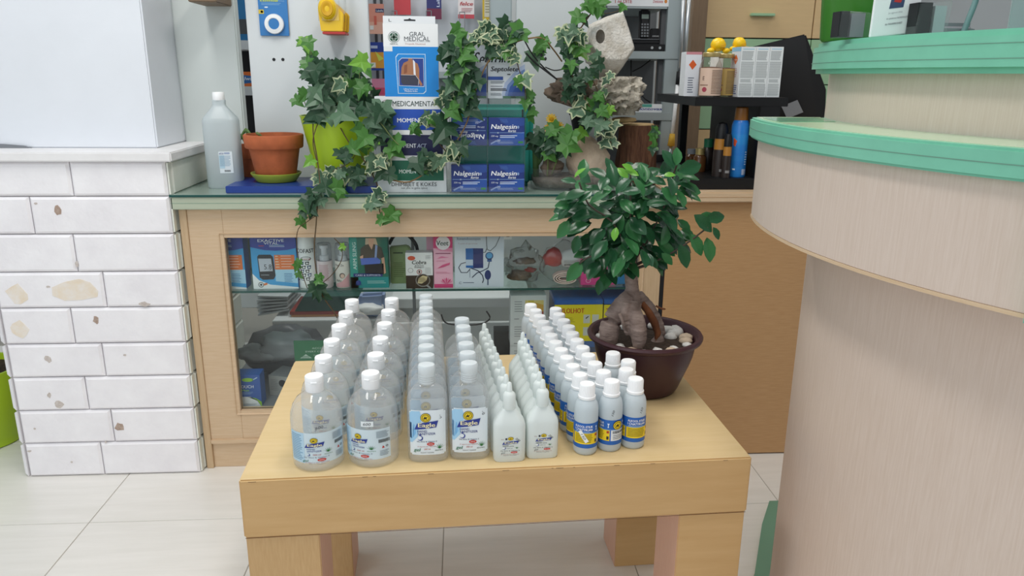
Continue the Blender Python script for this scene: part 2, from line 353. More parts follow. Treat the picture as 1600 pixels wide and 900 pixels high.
o = MB().prism([(x - CX, y - CY) for x, y in sector(.728, .625)], 1.0355, 1.0362).build('ledge_top', 'counter_top', ll)
inl = [(CX + .722 * math.cos(R(a)) - CX, .722 * math.sin(R(a))) for a in range(166, 176)] + [(.632 * math.cos(R(a)), .632 * math.sin(R(a))) for a in (173, 167, 163)]
MB().prism(inl, 1.0362, 1.0369).build('ledge_inlay', 'counter_green_inlay', ll)
ul = cpart('upper_ledge', 'counter_green', .648, .35, 1.106, 1.153, .007)
for z in (1.1215, 1.1375): MB().prism([(x - CX, y - CY) for x, y in sector(.6484, .63)], z, z + .0009).build('board_joint', 'joint_line', ul)
p1_, p2_ = .726, R(248)
o = MB().box(-.004, .004, -.012, .004, .868, 1.004).build('end_strip', 'counter_green', rc); o.location = (.728 * math.cos(R(210.9)), .728 * math.sin(R(210.9)), 0); o.rotation_euler.z = R(-60)
MB().prism([(-.644, -.1), (-.655, .04), (-.628, .23), (-.535, .386), (-.494, .471), (-.443, .577), (-.382, .682), (-.33, .682), (-.55, .3), (-.56, -.1)][::-1], 0, .016).build('plinth', 'plinth_green', rc)

# ------------------------------------------------------------------ glass-fronted display cabinet and worktop
CF = 2.02                                # cabinet front plane
GX0, GX1, GZ0, GZ1 = -.632, .492, .178, .677
dc = T('display_cabinet', 'oak-framed display cabinet with a wide glass front, under the grey green worktop', 'cabinet', (-.1, CF, 0))
def q(name, m, x0, x1, y0, y1, z0, z1, bev=.001, par=None): return bx(name, m, par or dc, x0 + .1, x1 + .1, y0 - CF, y1 - CF, z0, z1, bev)
q('side_panel', 'oak_v', -.741, -.722, CF - .004, 2.2, 0, .757)
fr = q('front_frame', 'oak', -.722, GX0, CF, CF + .018, .078, .757)
q('stile', 'oak_v', GX1, .553, CF, CF + .018, .078, .757)
q('top_rail', 'oak', GX0, GX1, CF, CF + .018, GZ1, .757); q('bottom_rail', 'oak', GX0, GX1, CF, CF + .018, .09, GZ0)
q('rail_lip', 'oak', -.722, .553, CF - .006, CF + .01, .078, .09); q('kick_board', 'oak', -.722, .553, CF + .004, CF + .02, .0, .078)
b_ = .012                                # bevelled bead around the glass
for nm, pts in (('bead', [(GX0 - b_, GZ0 - b_), (GX0, GZ0), (GX0, GZ1), (GX0 - b_, GZ1 + b_)]), ('bead', [(GX0 - b_, GZ1 + b_), (GX0, GZ1), (GX1, GZ1), (GX1 + b_, GZ1 + b_)]), ('bead', [(GX0 - b_, GZ0 - b_), (GX1 + b_, GZ0 - b_), (GX1, GZ0), (GX0, GZ0)]), ('bead', [(GX1, GZ0), (GX1 + b_, GZ0 - b_), (GX1 + b_, GZ1 + b_), (GX1, GZ1)])):
    i = [(min(max(x, GX0), GX1), min(max(z, GZ0), GZ1)) for x, z in pts]
    v = [(x + .1, (-.003 if (x < GX0 - .001 or x > GX1 + .001 or z < GZ0 - .001 or z > GZ1 + .001) else .012), z) for x, z in pts]
    MB().add(v + [(x, y + .014, z) for x, y, z in v], [(0, 1, 2, 3), (7, 6, 5, 4), (0, 4, 5, 1), (1, 5, 6, 2), (2, 6, 7, 3), (3, 7, 4, 0)]).build(nm, 'oak_v' if pts[1][0] == pts[2][0] and False else 'oak', dc)
q('glass_pane', 'pane', GX0, GX1, CF + .013, CF + .0165, GZ0, GZ1, 0)
q('cabinet_floor', 'mid_grey', -.722, .536, CF + .02, 2.42, .15, .172)
q('glass_shelf', 'glass_shelf', -.715, .545, CF + .024, 2.30, .5175, .5235, 0); q('shelf_edge', 'glass_edge', -.715, .545, CF + .0225, CF + .0238, .5175, .5235, 0)
q('end_panel', 'dark', .536, .553, CF + .02, 2.42, .15, .757)
q('back_post', 'mid_grey', -.165, -.155, 2.405, 2.415, .172, .757)
wt = bx('worktop', 'worktop', None, -.752, .553, 1.996, 2.305, .757, .790, .002); tag(wt, 'grey green worktop edge with a glass sheet above the display cabinet', 'worktop')
bx('glass_sheet', 'glass_top', wt, -.752, .553, 1.993, 2.305, .790, .7965, .0008)
bx('glass_edge', 'glass_edge', wt, -.752, .553, 1.9922, 1.9928, .7905, .796, 0)
bx('board_joint', 'joint_line', wt, -.752, .553, 1.9955, 1.9962, .7735, .7742, 0)
sc_ = T('side_cabinet', 'plain oak cabinet panel with a beige top, beside the curved counter', 'cabinet', (.9, 2.02, 0))
bx('door', 'oak_dark', sc_, -.335, .6, 0, .02, .004, .772, .001); bx('carcass', 'dark', sc_, -.33, .6, .022, .55, 0, .77, 0)
bx('gap_shade_strip', 'black_soft', sc_, -.3465, -.3355, .001, .02, .0, .772, 0)  # black strip put in as the shade of the gap between the cabinets
bx('counter_top', 'oak', sc_, -.338, .6, -.022, .55, .772, .8, .003); bx('top_edge_line', 'oak_dark', sc_, -.338, .6, -.0228, -.0222, .786, .7868, 0)

# ------------------------------------------------------------------ coffee table
TA = R(2.3); tb = T('coffee_table', 'low tan wooden coffee table crowded with sanitizer bottles', 'table', (.064, 1.093, 0), TA)
TW, TD, TH = .83, .515, .49
top = MB().box(-TW / 2, TW / 2, 0, TD, TH - .103, TH).build('table_slab', ['table_side_shaded', 'table_top'], tb, bev=.0025)
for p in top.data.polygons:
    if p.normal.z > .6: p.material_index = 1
rn = random.Random(3)
for k in range(12):                       # chipped veneer along the front edge
    x = -TW / 2 + .004 + rn.random() * (TW - .05); l = .002 + rn.random() * .012
    MB().box(x, x + l, -.0004, .0004, TH - .0035, TH - .0028).build('edge_chip', 'edge_wear', top)
MB().box(-TW / 2 + .002, TW / 2 - .002, -.0003, .0003, TH - .1032, TH - .1025).build('lower_edge_line', 'edge_wear', top)
LW = .115
for sx in (0, 1):
    for sy in (0, 1):
        x0 = -TW / 2 + .002 if not sx else TW / 2 - LW - .002; y0 = .003 if not sy else TD - LW - .003
        o = MB().box(x0, x0 + LW, y0, y0 + LW, 0, TH - .1035).build('leg', ['table_leg' if not sx else 'table_side_shaded', 'leg_pink'], tb, bev=.0015)
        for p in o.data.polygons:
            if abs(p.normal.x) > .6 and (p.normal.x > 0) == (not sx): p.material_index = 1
# ------------------------------------------------------------------ bottles on the table
mat('cap_white', 'fbfcfd', .35); milky('cap_frost', 'eef4f6', .3); milky('poly_white', 'f3f9f7', .3, .3); milky('poly_clear', 'e6eff3', .4, .3)
clear('gel', (.994, .998, 1), .13, .5, 1.25)
milky('label_clear', 'd6e6ea', .45, .4)
def eagle_oval(p, cx, cy, r):             # round yellow emblem of the maker
    p.L = 3; p.ell(cx, cy, r, r, '1a1a1a'); p.L = 4; p.ell(cx, cy, r * .9, r * .9, 'f2d21d'); p.L = 5; p.ring(cx, cy, r * .72, r * .72, r * .1, '3a3413')
    p.poly([(cx - r * .4, cy + r * .1), (cx - r * .1, cy - r * .35), (cx + .02 * r, cy - r * .05), (cx + r * .4, cy - r * .3), (cx + r * .15, cy + r * .15), (cx + r * .3, cy + r * .45), (cx - r * .1, cy + r * .2), (cx - r * .35, cy + r * .4)], '2b270f')
def flag(p, x0, x1, y0, y1, txt):
    p.L = 3; w, h = x1 - x0, y1 - y0
    p.poly([(x0, y1), (x0 + w * .12, y0 + h * .3), (x0 + w * .5, y0 + h * .18), (x1, y0), (x1 - w * .09, y0 + h * .78), (x0 + w * .5, y1 - h * .1)], '20358f')
    p.L = 4; p.text(txt, x0 + w * .16, x1 - w * .13, y1 - h * .3, h * .46, 'f7eec0', .035, 0)
def aloe(p, x, y, s):
    p.L = 3
    for a in (-.95, -.5, -.12, .25, .65, 1.05): p.poly([(x - s * .08, y), (x + s * math.sin(a), y - s * math.cos(a)), (x + s * .1, y)], '2f7a3d')
def red_oval(p, x, y, rx, ry): p.L = 3; p.ell(x, y, rx, ry, 'c8342c'); p.L = 4; p.text('99%', x - rx * .6, x + rx * .6, y + ry * .4, ry * .8, 'f6dcd8', .02)

# A: large round clear bottles (frame of the zoomed front bottle, 110..510 wide)
def label_big(w, h):
    p = Print(100, 490, 490, 780, w, h); p.rect(100, 500, 490, 760, 'd0e0e7', 14)
    p.L = 1; p.rect(100, 500, 215, 760, 'b6d5e8', 6); p.L = 2; p.rows(108, 205, 520, 745, 15, '5f93b5', .35)
    eagle_oval(p, 278, 562, 24); flag(p, 218, 342, 578, 625, 'Eagle'); p.L = 3
    p.text('HAND', 232, 282, 642, 11, '24388c', .02); p.text('SANITIZER', 232, 322, 660, 12, '24388c', .02)
    p.ell(240, 684, 11, 10, '24388c'); p.L = 4; p.ell(236, 680, 10, 9, 'd0e0e7'); p.L = 3; p.text('500 ml', 268, 316, 690, 11, 'b4423c', .02); aloe(p, 362, 672, 40); p.text('AloeVera', 335, 390, 690, 9, '2f7a3d')
    p.text('Me Aloe & Vitamin E', 210, 368, 712, 10, '53607a'); p.text('gel', 200, 238, 745, 18, '2f7a5d', .02, .2); red_oval(p, 320, 730, 27, 13)
    p.text('E sigurte per lekuren', 220, 365, 755, 8, 'a84a44'); p.text('PRODUKT I SHQIPERISE', 240, 340, 769, 6, '30343c')
    p.rows(395, 480, 520, 580, 6, '6b7c8a', .35); p.bars(408, 484, 590, 618); p.L = 3; p.poly([(428, 668), (436, 645), (446, 668)], 'c02c26'); p.ring(462, 655, 8, 9, 3, '222222'); p.rows(415, 480, 690, 740, 4, '6b7c8a', .3); return p
def make_big():
    t = T('sanitizer_bottle', '', 'bottle'); r = .0415
    prof = [(r * .9, 0), (r * .985, .003), (r, .008), (r, .078), (r * .97, .090), (r * .88, .102), (r * .72, .1125), (r * .5, .1195), (r * .34, .1225), (.0125, .1235), (.0125, .128)]
    lathe('bottle_body', 'clear_plastic', t, prof, 32)
    lathe('gel', 'gel', t, [(r * .86, .003), (r * .945, .006), (r * .955, .01), (r * .955, .078), (r * .93, .088), (r * .87, .096)], 32)
    cap = lathe('flip_cap', 'cap_white', t, [(.0142, .124), (.0146, .125), (.0146, .1395), (.0142, .1399), (.0142, .1405), (.0146, .1409), (.0146, .1475), (.0138, .149), (.004, .1494)], 28)
    MB().box(-.005, .005, -.0158, -.0135, .1405, .1425).build('thumb_tab', 'cap_white', cap, bev=.0005)
    lathe('neck_ring', 'clear_plastic', t, [(.0165, .1225), (.0165, .124)], 24)
    w, h = .099, .058; label_big(w, h).build('label', t, bent(r, .012, w), m='print'); return t
A = make_big()
# hand-written price tag variant on the two front bottles
def price(t, txt, fx0, fx1, fy0, fy1, r, z, w, h, x_off, sticker=None, rot=0):
    p = Print(0, 100, 0, 50, w, h)
    if sticker: p.rect(0, 0, 100, 50, sticker, 4)
    p.L = 1; p.text(txt, 18, 80, 38, 26, '2b2b33', 0, .2, rot); f = bent(r, z, w)
    if r > 1: f = flat(-w / 2 + x_off, -.0001, z)
    else:
        ph = x_off / r
        def g(u, v, o): return ((r + o) * math.sin((u - w / 2) / r + ph), -(r + o) * math.cos((u - w / 2) / r + ph), z + v)
        g.cut = r * .13; f = g
    return p.build('price_mark', t, f)
ORD = ['first', 'second', 'third', 'fourth', 'fifth', 'sixth', 'seventh', 'eighth', 'ninth', 'tenth', 'eleventh', 'twelfth']
def column(proto, pts, what, where, group, rz=TA, name=None, front=None):
    out = []
    for i, (x, y) in enumerate(pts):
        o = proto if (proto.location.length == 0 and i == 0) else copy_tree(proto)
        o.location = (x, y, TH + .0002); o.rotation_euler.z = rz + random.uniform(-.06, .06)
        o['label'] = f'{what}, {ORD[i]} from the front in {where}'; o['group'] = group; out.append(o)
    return out
a1 = column(A, [(-.237 + .0005 * i, 1.137 + .0835 * i) for i in range(6)], 'large round clear sanitizer bottle', 'the leftmost column', 'large round sanitizer bottles')
a2 = column(A, [(-.149 - .0005 * i, 1.145 + .0835 * i) for i in range(6)], 'large round clear sanitizer bottle', 'the second column', 'large round sanitizer bottles')
a1[0].rotation_euler.z = TA + .1; a2[0].rotation_euler.z = TA - .42
price(a1[0], '600', 0, 0, 0, 0, .0418, .072, .02, .009, .006, None, -.15); price(a2[0], '600', 0, 0, 0, 0, .0418, .0735, .02, .009, .012, 'e8eef0')

# B: flat oval clear bottles with frosted flip caps
def label_oval(w, h):
    p = Print(80, 350, 370, 745, w, h); W_ = 'e4edf2'
    for xa, xb, ya, yb in ((96, 334, 372, 384), (84, 346, 384, 733), (96, 334, 733, 744)): p.rect(xa, ya, xb, yb, W_, 14)
    p.L = 1; p.poly([(84, 400), (100, 380), (160, 378), (175, 440), (150, 520), (140, 590), (100, 640), (84, 640)], 'a3d0ee'); p.poly([(84, 470), (120, 490), (130, 560), (100, 610), (84, 600)], '7fbbe8')
    p.L = 2; eagle_oval(p, 202, 432, 38); flag(p, 118, 294, 458, 530, 'Eagle'); p.L = 3
    p.text('HAND', 140, 210, 553, 17, '1f2f7d', .02); p.text('SANITIZER', 140, 272, 575, 18, '1f2f7d', .02); p.ell(160, 602, 20, 20, '20358f'); p.poly([(150, 590), (158, 560), (170, 590)], '20358f'); p.L = 4; p.ell(155, 598, 16, 16, W_); p.L = 3
    p.text('Me Aloe & Vitamin E', 135, 282, 636, 11, '3a4a6a', .01); red_oval(p, 235, 652, 28, 14); p.text('E sigurte per lekuren', 140, 272, 676, 9, 'a84a44'); p.text('gel', 110, 160, 712, 26, '2f7a5d', .03, .2); p.text('200 ml', 186, 232, 700, 12, 'b4423c', .02); aloe(p, 300, 694, 46); p.text('AloeVera', 264, 324, 712, 11, '23442e', .01, .2); p.text('PRODUKT I SHQIPERISE', 160, 258, 728, 8, '30343c'); return p
def make_oval():
    t = T('oval_sanitizer_bottle', '', 'bottle'); rx, ry = .0325, .0185
    prof = [(.9, 0), (.985, .003), (1, .007), (1, .092), (.985, .099), (.9, .107), (.74, .1135), (.55, .1185), (.42, .1205)]
    lathe('bottle_body', 'clear_plastic', t, [(r, z) for r, z in prof], 32, ex=rx, ey=ry, sup=2.8)
    lathe('gel', 'gel', t, [(.84, .003), (.94, .006), (.945, .01), (.945, .090)], 32, ex=rx, ey=ry, sup=2.8)
    cap = lathe('flip_cap', 'cap_frost', t, [(.0118, .1205), (.0128, .122), (.0132, .137), (.0135, .1374), (.0136, .1475), (.0125, .1495), (.004, .15)], 24, ey=.9)
    for k in range(4): MB().lathe([(.0134, .1235 + k * .0032), (.0134, .1245 + k * .0032)], 20, ey=.9).build('cap_rib', 'cap_frost', cap)
    w, h = .058, .072
    def g(u, v, o): return (u - w / 2, -ry * (1 - (abs(u - w / 2) / rx) ** 2.8) ** (1 / 2.8) - o, .013 + v)
    g.cut = .003; label_oval(w, h).build('label', t, g); return t
B = make_oval()
b1 = column(B, [(-.059 - .002 * i, 1.137 + .044 * i) for i in range(10)], 'flat oval sanitizer bottle with frosted cap', 'the left oval column', 'oval sanitizer bottles')
b2 = column(B, [(.009 - .0022 * i, 1.142 + .046 * i) for i in range(6)], 'flat oval sanitizer bottle with frosted cap', 'the right oval column', 'oval sanitizer bottles')
for o in b1 + b2: o.rotation_euler.z = TA + random.uniform(-.03, .03); o.scale = (1.02, 1.02, 1.1)
for o, rt_ in ((b1[0], .9), (b2[0], .6)): price(o, '250', 0, 0, 0, 0, 9, .076, .018, .009, .018, None, rt_).location.y = -.0165

# C: small milk-white squeeze bottles with a nozzle
def make_squeeze():
    t = T('squeeze_bottle', '', 'bottle'); rx, ry = .0262, .0155
    MB().lathe([(.93, 0), (1, .003), (1, .062), (.95, .068), (.72, .078), (.5, .0865), (.42, .09)], 28, ex=rx, ey=ry, sup=5).build('bottle_body', 'poly_white', t, smooth='auto')
    lathe('nozzle_cap', 'poly_white', t, [(.0098, .0895), (.0105, .091), (.0103, .113), (.0085, .1165), (.0052, .119), (.0036, .133), (.002, .1345)], 18)
    w, h = .032, .034; p = Print(150, 285, 520, 735, w, h)
    p.text('Nr', 158, 178, 550, 10, '8a4040'); p.text('1', 186, 198, 553, 22, '30343c', .02); eagle_oval(p, 222, 538, 20); flag(p, 162, 280, 562, 602, 'Eagle'); p.L = 2
    p.text('HAND', 168, 208, 617, 10, '30343c', .01); p.text('SANITIZER', 168, 246, 628, 9, '30343c', .01); p.ell(176, 643, 13, 14, '20358f'); p.L = 3; p.ell(173, 640, 11, 12, 'e8f0ee'); p.L = 2; p.text('120 ml', 196, 234, 650, 9, '444a52'); aloe(p, 264, 650, 24); p.text('Me Aloe & Vitamin E', 152, 284, 678, 10, '30343c', .015)
    p.text('gel', 156, 184, 702, 15, '444a52', .02, .2); red_oval(p, 246, 692, 24, 11); p.text('E sigurte per lekuren', 156, 280, 716, 7, 'a84a44', .01); p.text('PRODUKT I SHQIPERISE', 172, 262, 728, 6, '30343c')
    p.build('printed_label', t, lambda u, v, o: (u - w / 2, -ry - o * .6, .011 + v)); return t
S = make_squeeze()
c1 = column(S, [(.0735 - .0035 * i, 1.129 + .0335 * i) for i in range(10)], 'milk-white squeeze bottle', 'the left white column', 'milk-white squeeze bottles')
c2 = column(S, [(.1285 - .002 * i, 1.138 + .0335 * i) for i in range(8)], 'milk-white squeeze bottle', 'the right white column', 'milk-white squeeze bottles')
for o in c1 + c2: o.rotation_euler.z = TA + random.uniform(-.02, .02)
for o in (c1[0], c2[0]): price(o, '200', 0, 0, 0, 0, 9, .040, .014, .007, .0125, None, .7).location.y = -.0158

# D: small alcohol bottles, ribbed caps, blue and yellow labels
def label_alc(w, h):
    p = Print(0, 620, 0, 230, w, h); n = 26
    p.rect(0, 0, 620, 230, '1d63b8', n); p.L = 1; p.rect(210, 92, 420, 192, 'f3d31c', 10); p.rect(0, 92, 100, 192, 'e4e8ea', 6); p.rect(100, 92, 200, 192, 'f3d31c', 6); p.rect(430, 92, 620, 192, 'e4e8ea', 8); p.rect(0, 86, 620, 90, '79aee0', n); p.L = 2
    p.text('ALKOOL ETILIK', 222, 372, 40, 20, 'ffffff', .03); p.text('I ÇNATYRUAR', 222, 372, 68, 20, 'ffffff', .03); p.rows(226, 380, 76, 88, 2, 'b6d2ee', .4)
    p.rows(226, 385, 102, 184, 6, '5d5416', .35); p.rect(395, 100, 415, 122, 'b5391f'); p.rect(395, 150, 413, 180, '2b2b20'); p.poly([(398, 30), (418, 30), (410, 48), (412, 70), (402, 70), (405, 48)], 'dbe9f7')
    p.text('ALKOOL', 540, 615, 40, 20, 'ffffff', .03); p.text('I ÇNA', 540, 600, 68, 20, 'ffffff', .03); p.bars(445, 560, 100, 125, '222222', 16); p.rows(448, 600, 140, 186, 3, '5b6066', .3); p.rows(108, 195, 102, 184, 6, '5d5416', .35); p.rows(6, 90, 102, 184, 5, '6f767c', .3)
    p.text('ALKOOL', 20, 100, 40, 20, 'ffffff', .03); p.text('I ÇNATYR', 20, 110, 68, 20, 'ffffff', .03); eagle_oval(p, 485, 48, 42); return p
def make_alc():
    t = T('alcohol_bottle', '', 'bottle'); r = .0195
    lathe('bottle_body', 'poly_clear', t, [(r * .86, 0), (r * .98, .003), (r, .006), (r, .07), (r * .985, .076), (r * .9, .083), (r * .76, .088), (r * .6, .0905), (r * .55, .092)], 28)
    cap = lathe('cap', 'cap_white', t, [(.0138, .0905), (.0142, .092), (.0142, .0945), (.0128, .0952), (.0126, .096), (.0124, .1125), (.0115, .114), (.004, .1144)], 28)
    m = MB()
    for k in range(32):
        a = 2 * math.pi * k / 32; m.add([((.0125 + d) * math.cos(a + b), (.0125 + d) * math.sin(a + b), z) for z in (.0962, .1122) for d, b in ((-.0003, -.05), (.0004, 0), (-.0003, .05))], [(0, 1, 4, 3), (1, 2, 5, 4)])
    m.build('cap_ribs', 'cap_white', cap)['kind'] = 'stuff'
    w, h = 2 * math.pi * (r + .0002) * .985, .042; label_alc(w, h).build('label', t, bent(r, .013, w)); return t
D = make_alc()
DX = [.2035, .1975, .191, .186, .181, .176, .172, .169, .165, .161, .157, .150]; EX = [.2465, .24, .232, .227, .223, .2185, .2155, .2135, .209, .204, .202]
d1 = column(D, [(DX[i], 1.148 + .0408 * i) for i in range(12)], 'small blue-labelled alcohol bottle', 'the left alcohol column', 'alcohol bottles')
d2 = column(D, [(EX[i], 1.158 + .0408 * i) for i in range(11)], 'small blue-labelled alcohol bottle', 'the middle alcohol column', 'alcohol bottles')
d3 = column(D, [(.2885, 1.166), (.2815, 1.2075), (.2935, 1.2475), (.274, 1.288)], 'small blue-labelled alcohol bottle', 'the right alcohol column', 'alcohol bottles')
for o in d1 + d2 + d3: o.rotation_euler.z = TA + random.choice((-.35, -.15, .1, .4, -1.1))
for o in d1 + d2 + d3: o.scale = (1.035, 1.035, 1.07)
d1[0].rotation_euler.z = TA - .25; d2[0].rotation_euler.z = TA - 1.35; d3[0].rotation_euler.z = TA + .15
p = Print(0, 100, 0, 30, .022, .006); p.rect(0, 0, 100, 30, 'f4f6f6', 5); p.L = 1; p.text('150', 25, 75, 24, 18, '2b2b33', 0, .2)
def tilt(u, v, o): u -= .011; v -= .003; a, b = u * .55 + v * .83, -u * .83 + v * .55; return (.0197 + o) * math.sin(a / .0197 - .12), -(.0197 + o) * math.cos(a / .0197 - .12), .033 + b
tilt.cut = .002; p.build('price_sticker', d1[0], tilt, off=.0012); d1[0]['label'] = 'small blue-labelled alcohol bottle with a slanted white price sticker'
for o in (d2[0], d3[0]): price(o, '150', 0, 0, 0, 0, .0198, .060, .012, .008, .008 if o is d3[0] else .03, None, -1.2)
# ------------------------------------------------------------------ on the worktop
WZ = .7968
mat('terracotta', 'b5623c', .8, var=.15, vscale=25, bump=.12, bscale=60); mat('lime_saucer', '9fae3c', .4); mat('lime_pot', 'b3d32c', .35); mat('soil', '3a2c22', .95, var=.4, vscale=120, bump=.8, bscale=120)
mat('blue_board', '21408f', .3); mat('purple', '4a3a9a', .5); milky('jug_poly', 'dde6e8', .4, .3); mat('stem', '5b4a33', .8); mat('stem_green', '6f7d4a', .7)
# translucent jug
t = T('alcohol_jug', 'translucent white jug of liquid with a small blue label, by the pillar', 'jug', (-.647, 2.135, WZ), R(8))
MB().lathe([(.93, 0), (1, .005), (1, .172), (.985, .18), (.93, .187), (.46, .213), (.37, .219), (.36, .222), (.36, .233)], 36, ex=.046, ey=.036, sup=4.5).build('jug_body', 'jug_poly', t, smooth='auto')
lathe('screw_cap', 'cap_white', t, [(.0150, .232), (.0158, .234), (.0150, .252), (.0138, .2535), (.003, .254)], 24)
p = Print(205, 380, 405, 655, .035, .058); p.rect(205, 405, 380, 655, 'dfe8ec'); p.L = 1; p.rect(208, 450, 275, 600, 'b9d6e6'); p.text('ATCO', 212, 270, 440, 20, '25418f', .05, .2); p.rows(278, 352, 418, 440, 2, '5c78b4', .5); p.rows(215, 365, 455, 580, 9, '8fb0c6', .4); p.bars(265, 342, 618, 640); p.build('label', t, flat(-.008, -.0362, .042))
# blue board under the pots
t = T('blue_board', 'long flat blue box lying on the worktop under the clay pot', 'box', (-.42, 2.015, WZ)); bx('board_body', 'blue_board', t, -.195, .195, 0, .185, 0, .0185, .0015)
BZ = WZ + .0187
t = T('plant_saucer', 'olive green saucer under the front terracotta pot', 'saucer', (-.506, 2.118, BZ)); lathe('saucer_body', 'lime_saucer', t, [(.045, 0), (.052, .001), (.067, .021), (.067, .024), (.064, .024), (.05, .005), (.002, .005)], 36, cap1=True)
t = T('terracotta_pot', 'orange terracotta pot with a thick rim on a green saucer', 'pot', (-.506, 2.118, BZ + .0052))
lathe('pot_body', 'terracotta', t, [(.049, 0), (.052, .004), (.066, .082), (.0665, .084), (.074, .085), (.0765, .088), (.079, .118), (.077, .121), (.071, .121), (.068, .1)], 40, cap1=False)
lathe('soil', 'soil', t, [(.0695, .1), (.0695, .104), (.02, .108), (.002, .108)], 28); tube('cut_stem', 'stem_green', t, [(-.02, -.02, .105), (-.03, -.03, .122), (-.036, -.034, .127)], [.004, .004, .0035], 8)
a = at(394, 272, 2.235); t = T('terracotta_pot', 'narrow brown clay pot with curly green succulent, behind the jug', 'pot', (a.x, 2.235, WZ + .0006))
lathe('pot_body', 'terracotta', t, [(.035, 0), (.042, .07), (.048, .071), (.05, .105), (.047, .105), (.045, .09)], 28, cap1=False); lathe('soil', 'soil', t, [(.0455, .088), (.0455, .092), (.002, .095)], 20)
mat('succulent', '5f7d45', .5)
for k in range(7):
    an = k * .95; tube('succulent_stem', 'succulent', t, smooth_path([(0, 0, .09), (.02 * math.cos(an), .012 * math.sin(an), .125), (.035 * math.cos(an), .02 * math.sin(an), .128 + .01 * (k % 3)), (.05 * math.cos(an + .4), .02 * math.sin(an), .115)], 3), .0042, 6)
a = at(385, 274, 2.212); t = T('purple_stone', 'small violet lump beside the terracotta saucer', 'ornament', (a.x + .01, 2.2135, BZ + .0003), 0); MB().lathe([(.012, 0), (.02, .004), (.019, .012), (.01, .019), (.002, .0205)], 14, ex=1.2, ey=.45).build('lump', 'purple', t, smooth=True)
t.location.x = a.x + .02

# display of headache tablets, with a sling box on top
t, w, h = carton('medicine_display', 'white MEDICAMENTA display box with blue, navy and green MOMENT panels', 'display box', 591, 698, 151, 300, 2.032, .06, 'cardboard_white')
t.location.z = WZ; F = flat(-w / 2, 0, 0)
p = Print(135, 735, 48, 850, w, h); p.rect(135, 48, 735, 850, 'eceff1'); p.L = 1; p.rect(158, 150, 700, 322, '1e4fb4'); p.rect(172, 362, 708, 536, '1a1d4d'); p.rect(185, 578, 712, 750, '1b6b50')
p.ring(240, 97, 38, 24, 3, '8a3b3b'); p.L = 2; p.text('T', 230, 250, 112, 30, '555555'); p.text('MEDICAMENTA', 287, 645, 125, 42, '1f3a34', .02)
p.text('MOMENT', 322, 540, 258, 34, 'f2f5f8', .035); p.text('MOMENT', 300, 478, 470, 34, 'eceff5', .03); p.text('ACT', 486, 568, 470, 34, 'b8c2dd', .03, .25); p.text('MOMENTXGEL', 324, 596, 688, 33, 'e4efe9', .03)
p.text('DHIMBJET E KOKËS', 255, 648, 798, 32, '2a2d30', .02); p.text('nuk janë të gjitha njësoj', 338, 566, 822, 16, '55585c'); p.build('printed_front', t, F)
MH = h
t, w, h = carton('arm_sling_box', 'white and cyan GRAL MEDICAL box with an arm sling picture, topmost on display', 'box', 602, 686, 36, 150, 2.034, .045, 'cardboard_white'); t.location.z = WZ + MH + .0003
MB().box(-w / 2 + .001, w / 2 - .006, .0, .0012, h, h + .018).build('hanging_flap', 'cardboard_white', t)
F = flat(-w / 2, 0, 0); p = Print(215, 660, 190, 790, w, h); p.rect(215, 190, 660, 376, 'f0f2f3'); p.rect(215, 376, 660, 790, '1188d8'); p.L = 1
p.ell(302, 300, 37, 38, '2f5a45'); p.L = 2; p.rect(292, 270, 312, 332, 'f3f5f4'); p.rect(272, 290, 333, 310, 'f3f5f4'); p.L = 3; p.rect(295, 274, 309, 328, '21482f'); p.rect(276, 293, 329, 307, '21482f'); p.L = 1
p.ring(302, 300, 47, 48, 4, '7b857f'); p.text('MEDICAL', 270, 334, 362, 12, '4b5a52', .02); p.text('GRAL', 428, 553, 290, 34, '3b4048', .01); p.text('MEDICAL', 385, 594, 330, 36, '3b4048', .01); p.rect(385, 334, 596, 336, '8a9097'); p.text('Ortopedik Albanitrend', 392, 556, 360, 14, 'b98f8a'); p.rect(217, 376, 287, 416, 'e7eaea')
for q_, col in ((0, 'cfe6f6'), (5, '1188d8')): p.poly([(310 + q_, 460 + q_), (330 + q_, 435 + q_), (555 - q_, 435 + q_), (555 - q_, 745 - q_), (535 - q_, 766 - q_), (322 + q_, 766 - q_)], col); p.L += 1
p.poly([(332, 495), (360, 468), (540, 468), (540, 708), (332, 700)], 'd4dbe4'); p.L += 1; p.poly([(336, 497), (362, 473), (536, 473), (536, 702), (336, 696)], '24408f'); p.L += 1
p.poly([(350, 610), (358, 545), (375, 510), (412, 492), (415, 473), (445, 473), (450, 495), (490, 515), (502, 560), (500, 640), (528, 690), (510, 700), (480, 650), (350, 650)], 'a8714f'); p.L += 1; p.poly([(380, 530), (405, 520), (400, 590), (375, 600)], '8a5338'); p.poly([(452, 480), (468, 500), (472, 610), (455, 605)], 'e9eaf0'); p.poly([(350, 610), (470, 612), (495, 650), (490, 694), (365, 690), (350, 670)], '3a3b4c'); p.line([(350, 610), (470, 612), (496, 650), (490, 694)], 5, 'dcdfe6')
p.text('Lifting hand case', 370, 486, 733, 14, 'e2f1fb', .02); p.text('Mbajtëse krahu', 378, 482, 750, 14, 'e2f1fb', .03); p.build('printed_front', t, F)
p = Print(0, 100, 0, 26, w - .007, .018); p.text('L', 11, 16, 20, 10, '2a2a2a'); p.poly([(40, 17), (40, 12), (48, 11), (51, 7), (54, 11), (62, 12), (62, 17)], '22252a'); p.build('hanging_slot', t, flat(-w / 2 + .001, 0, h))

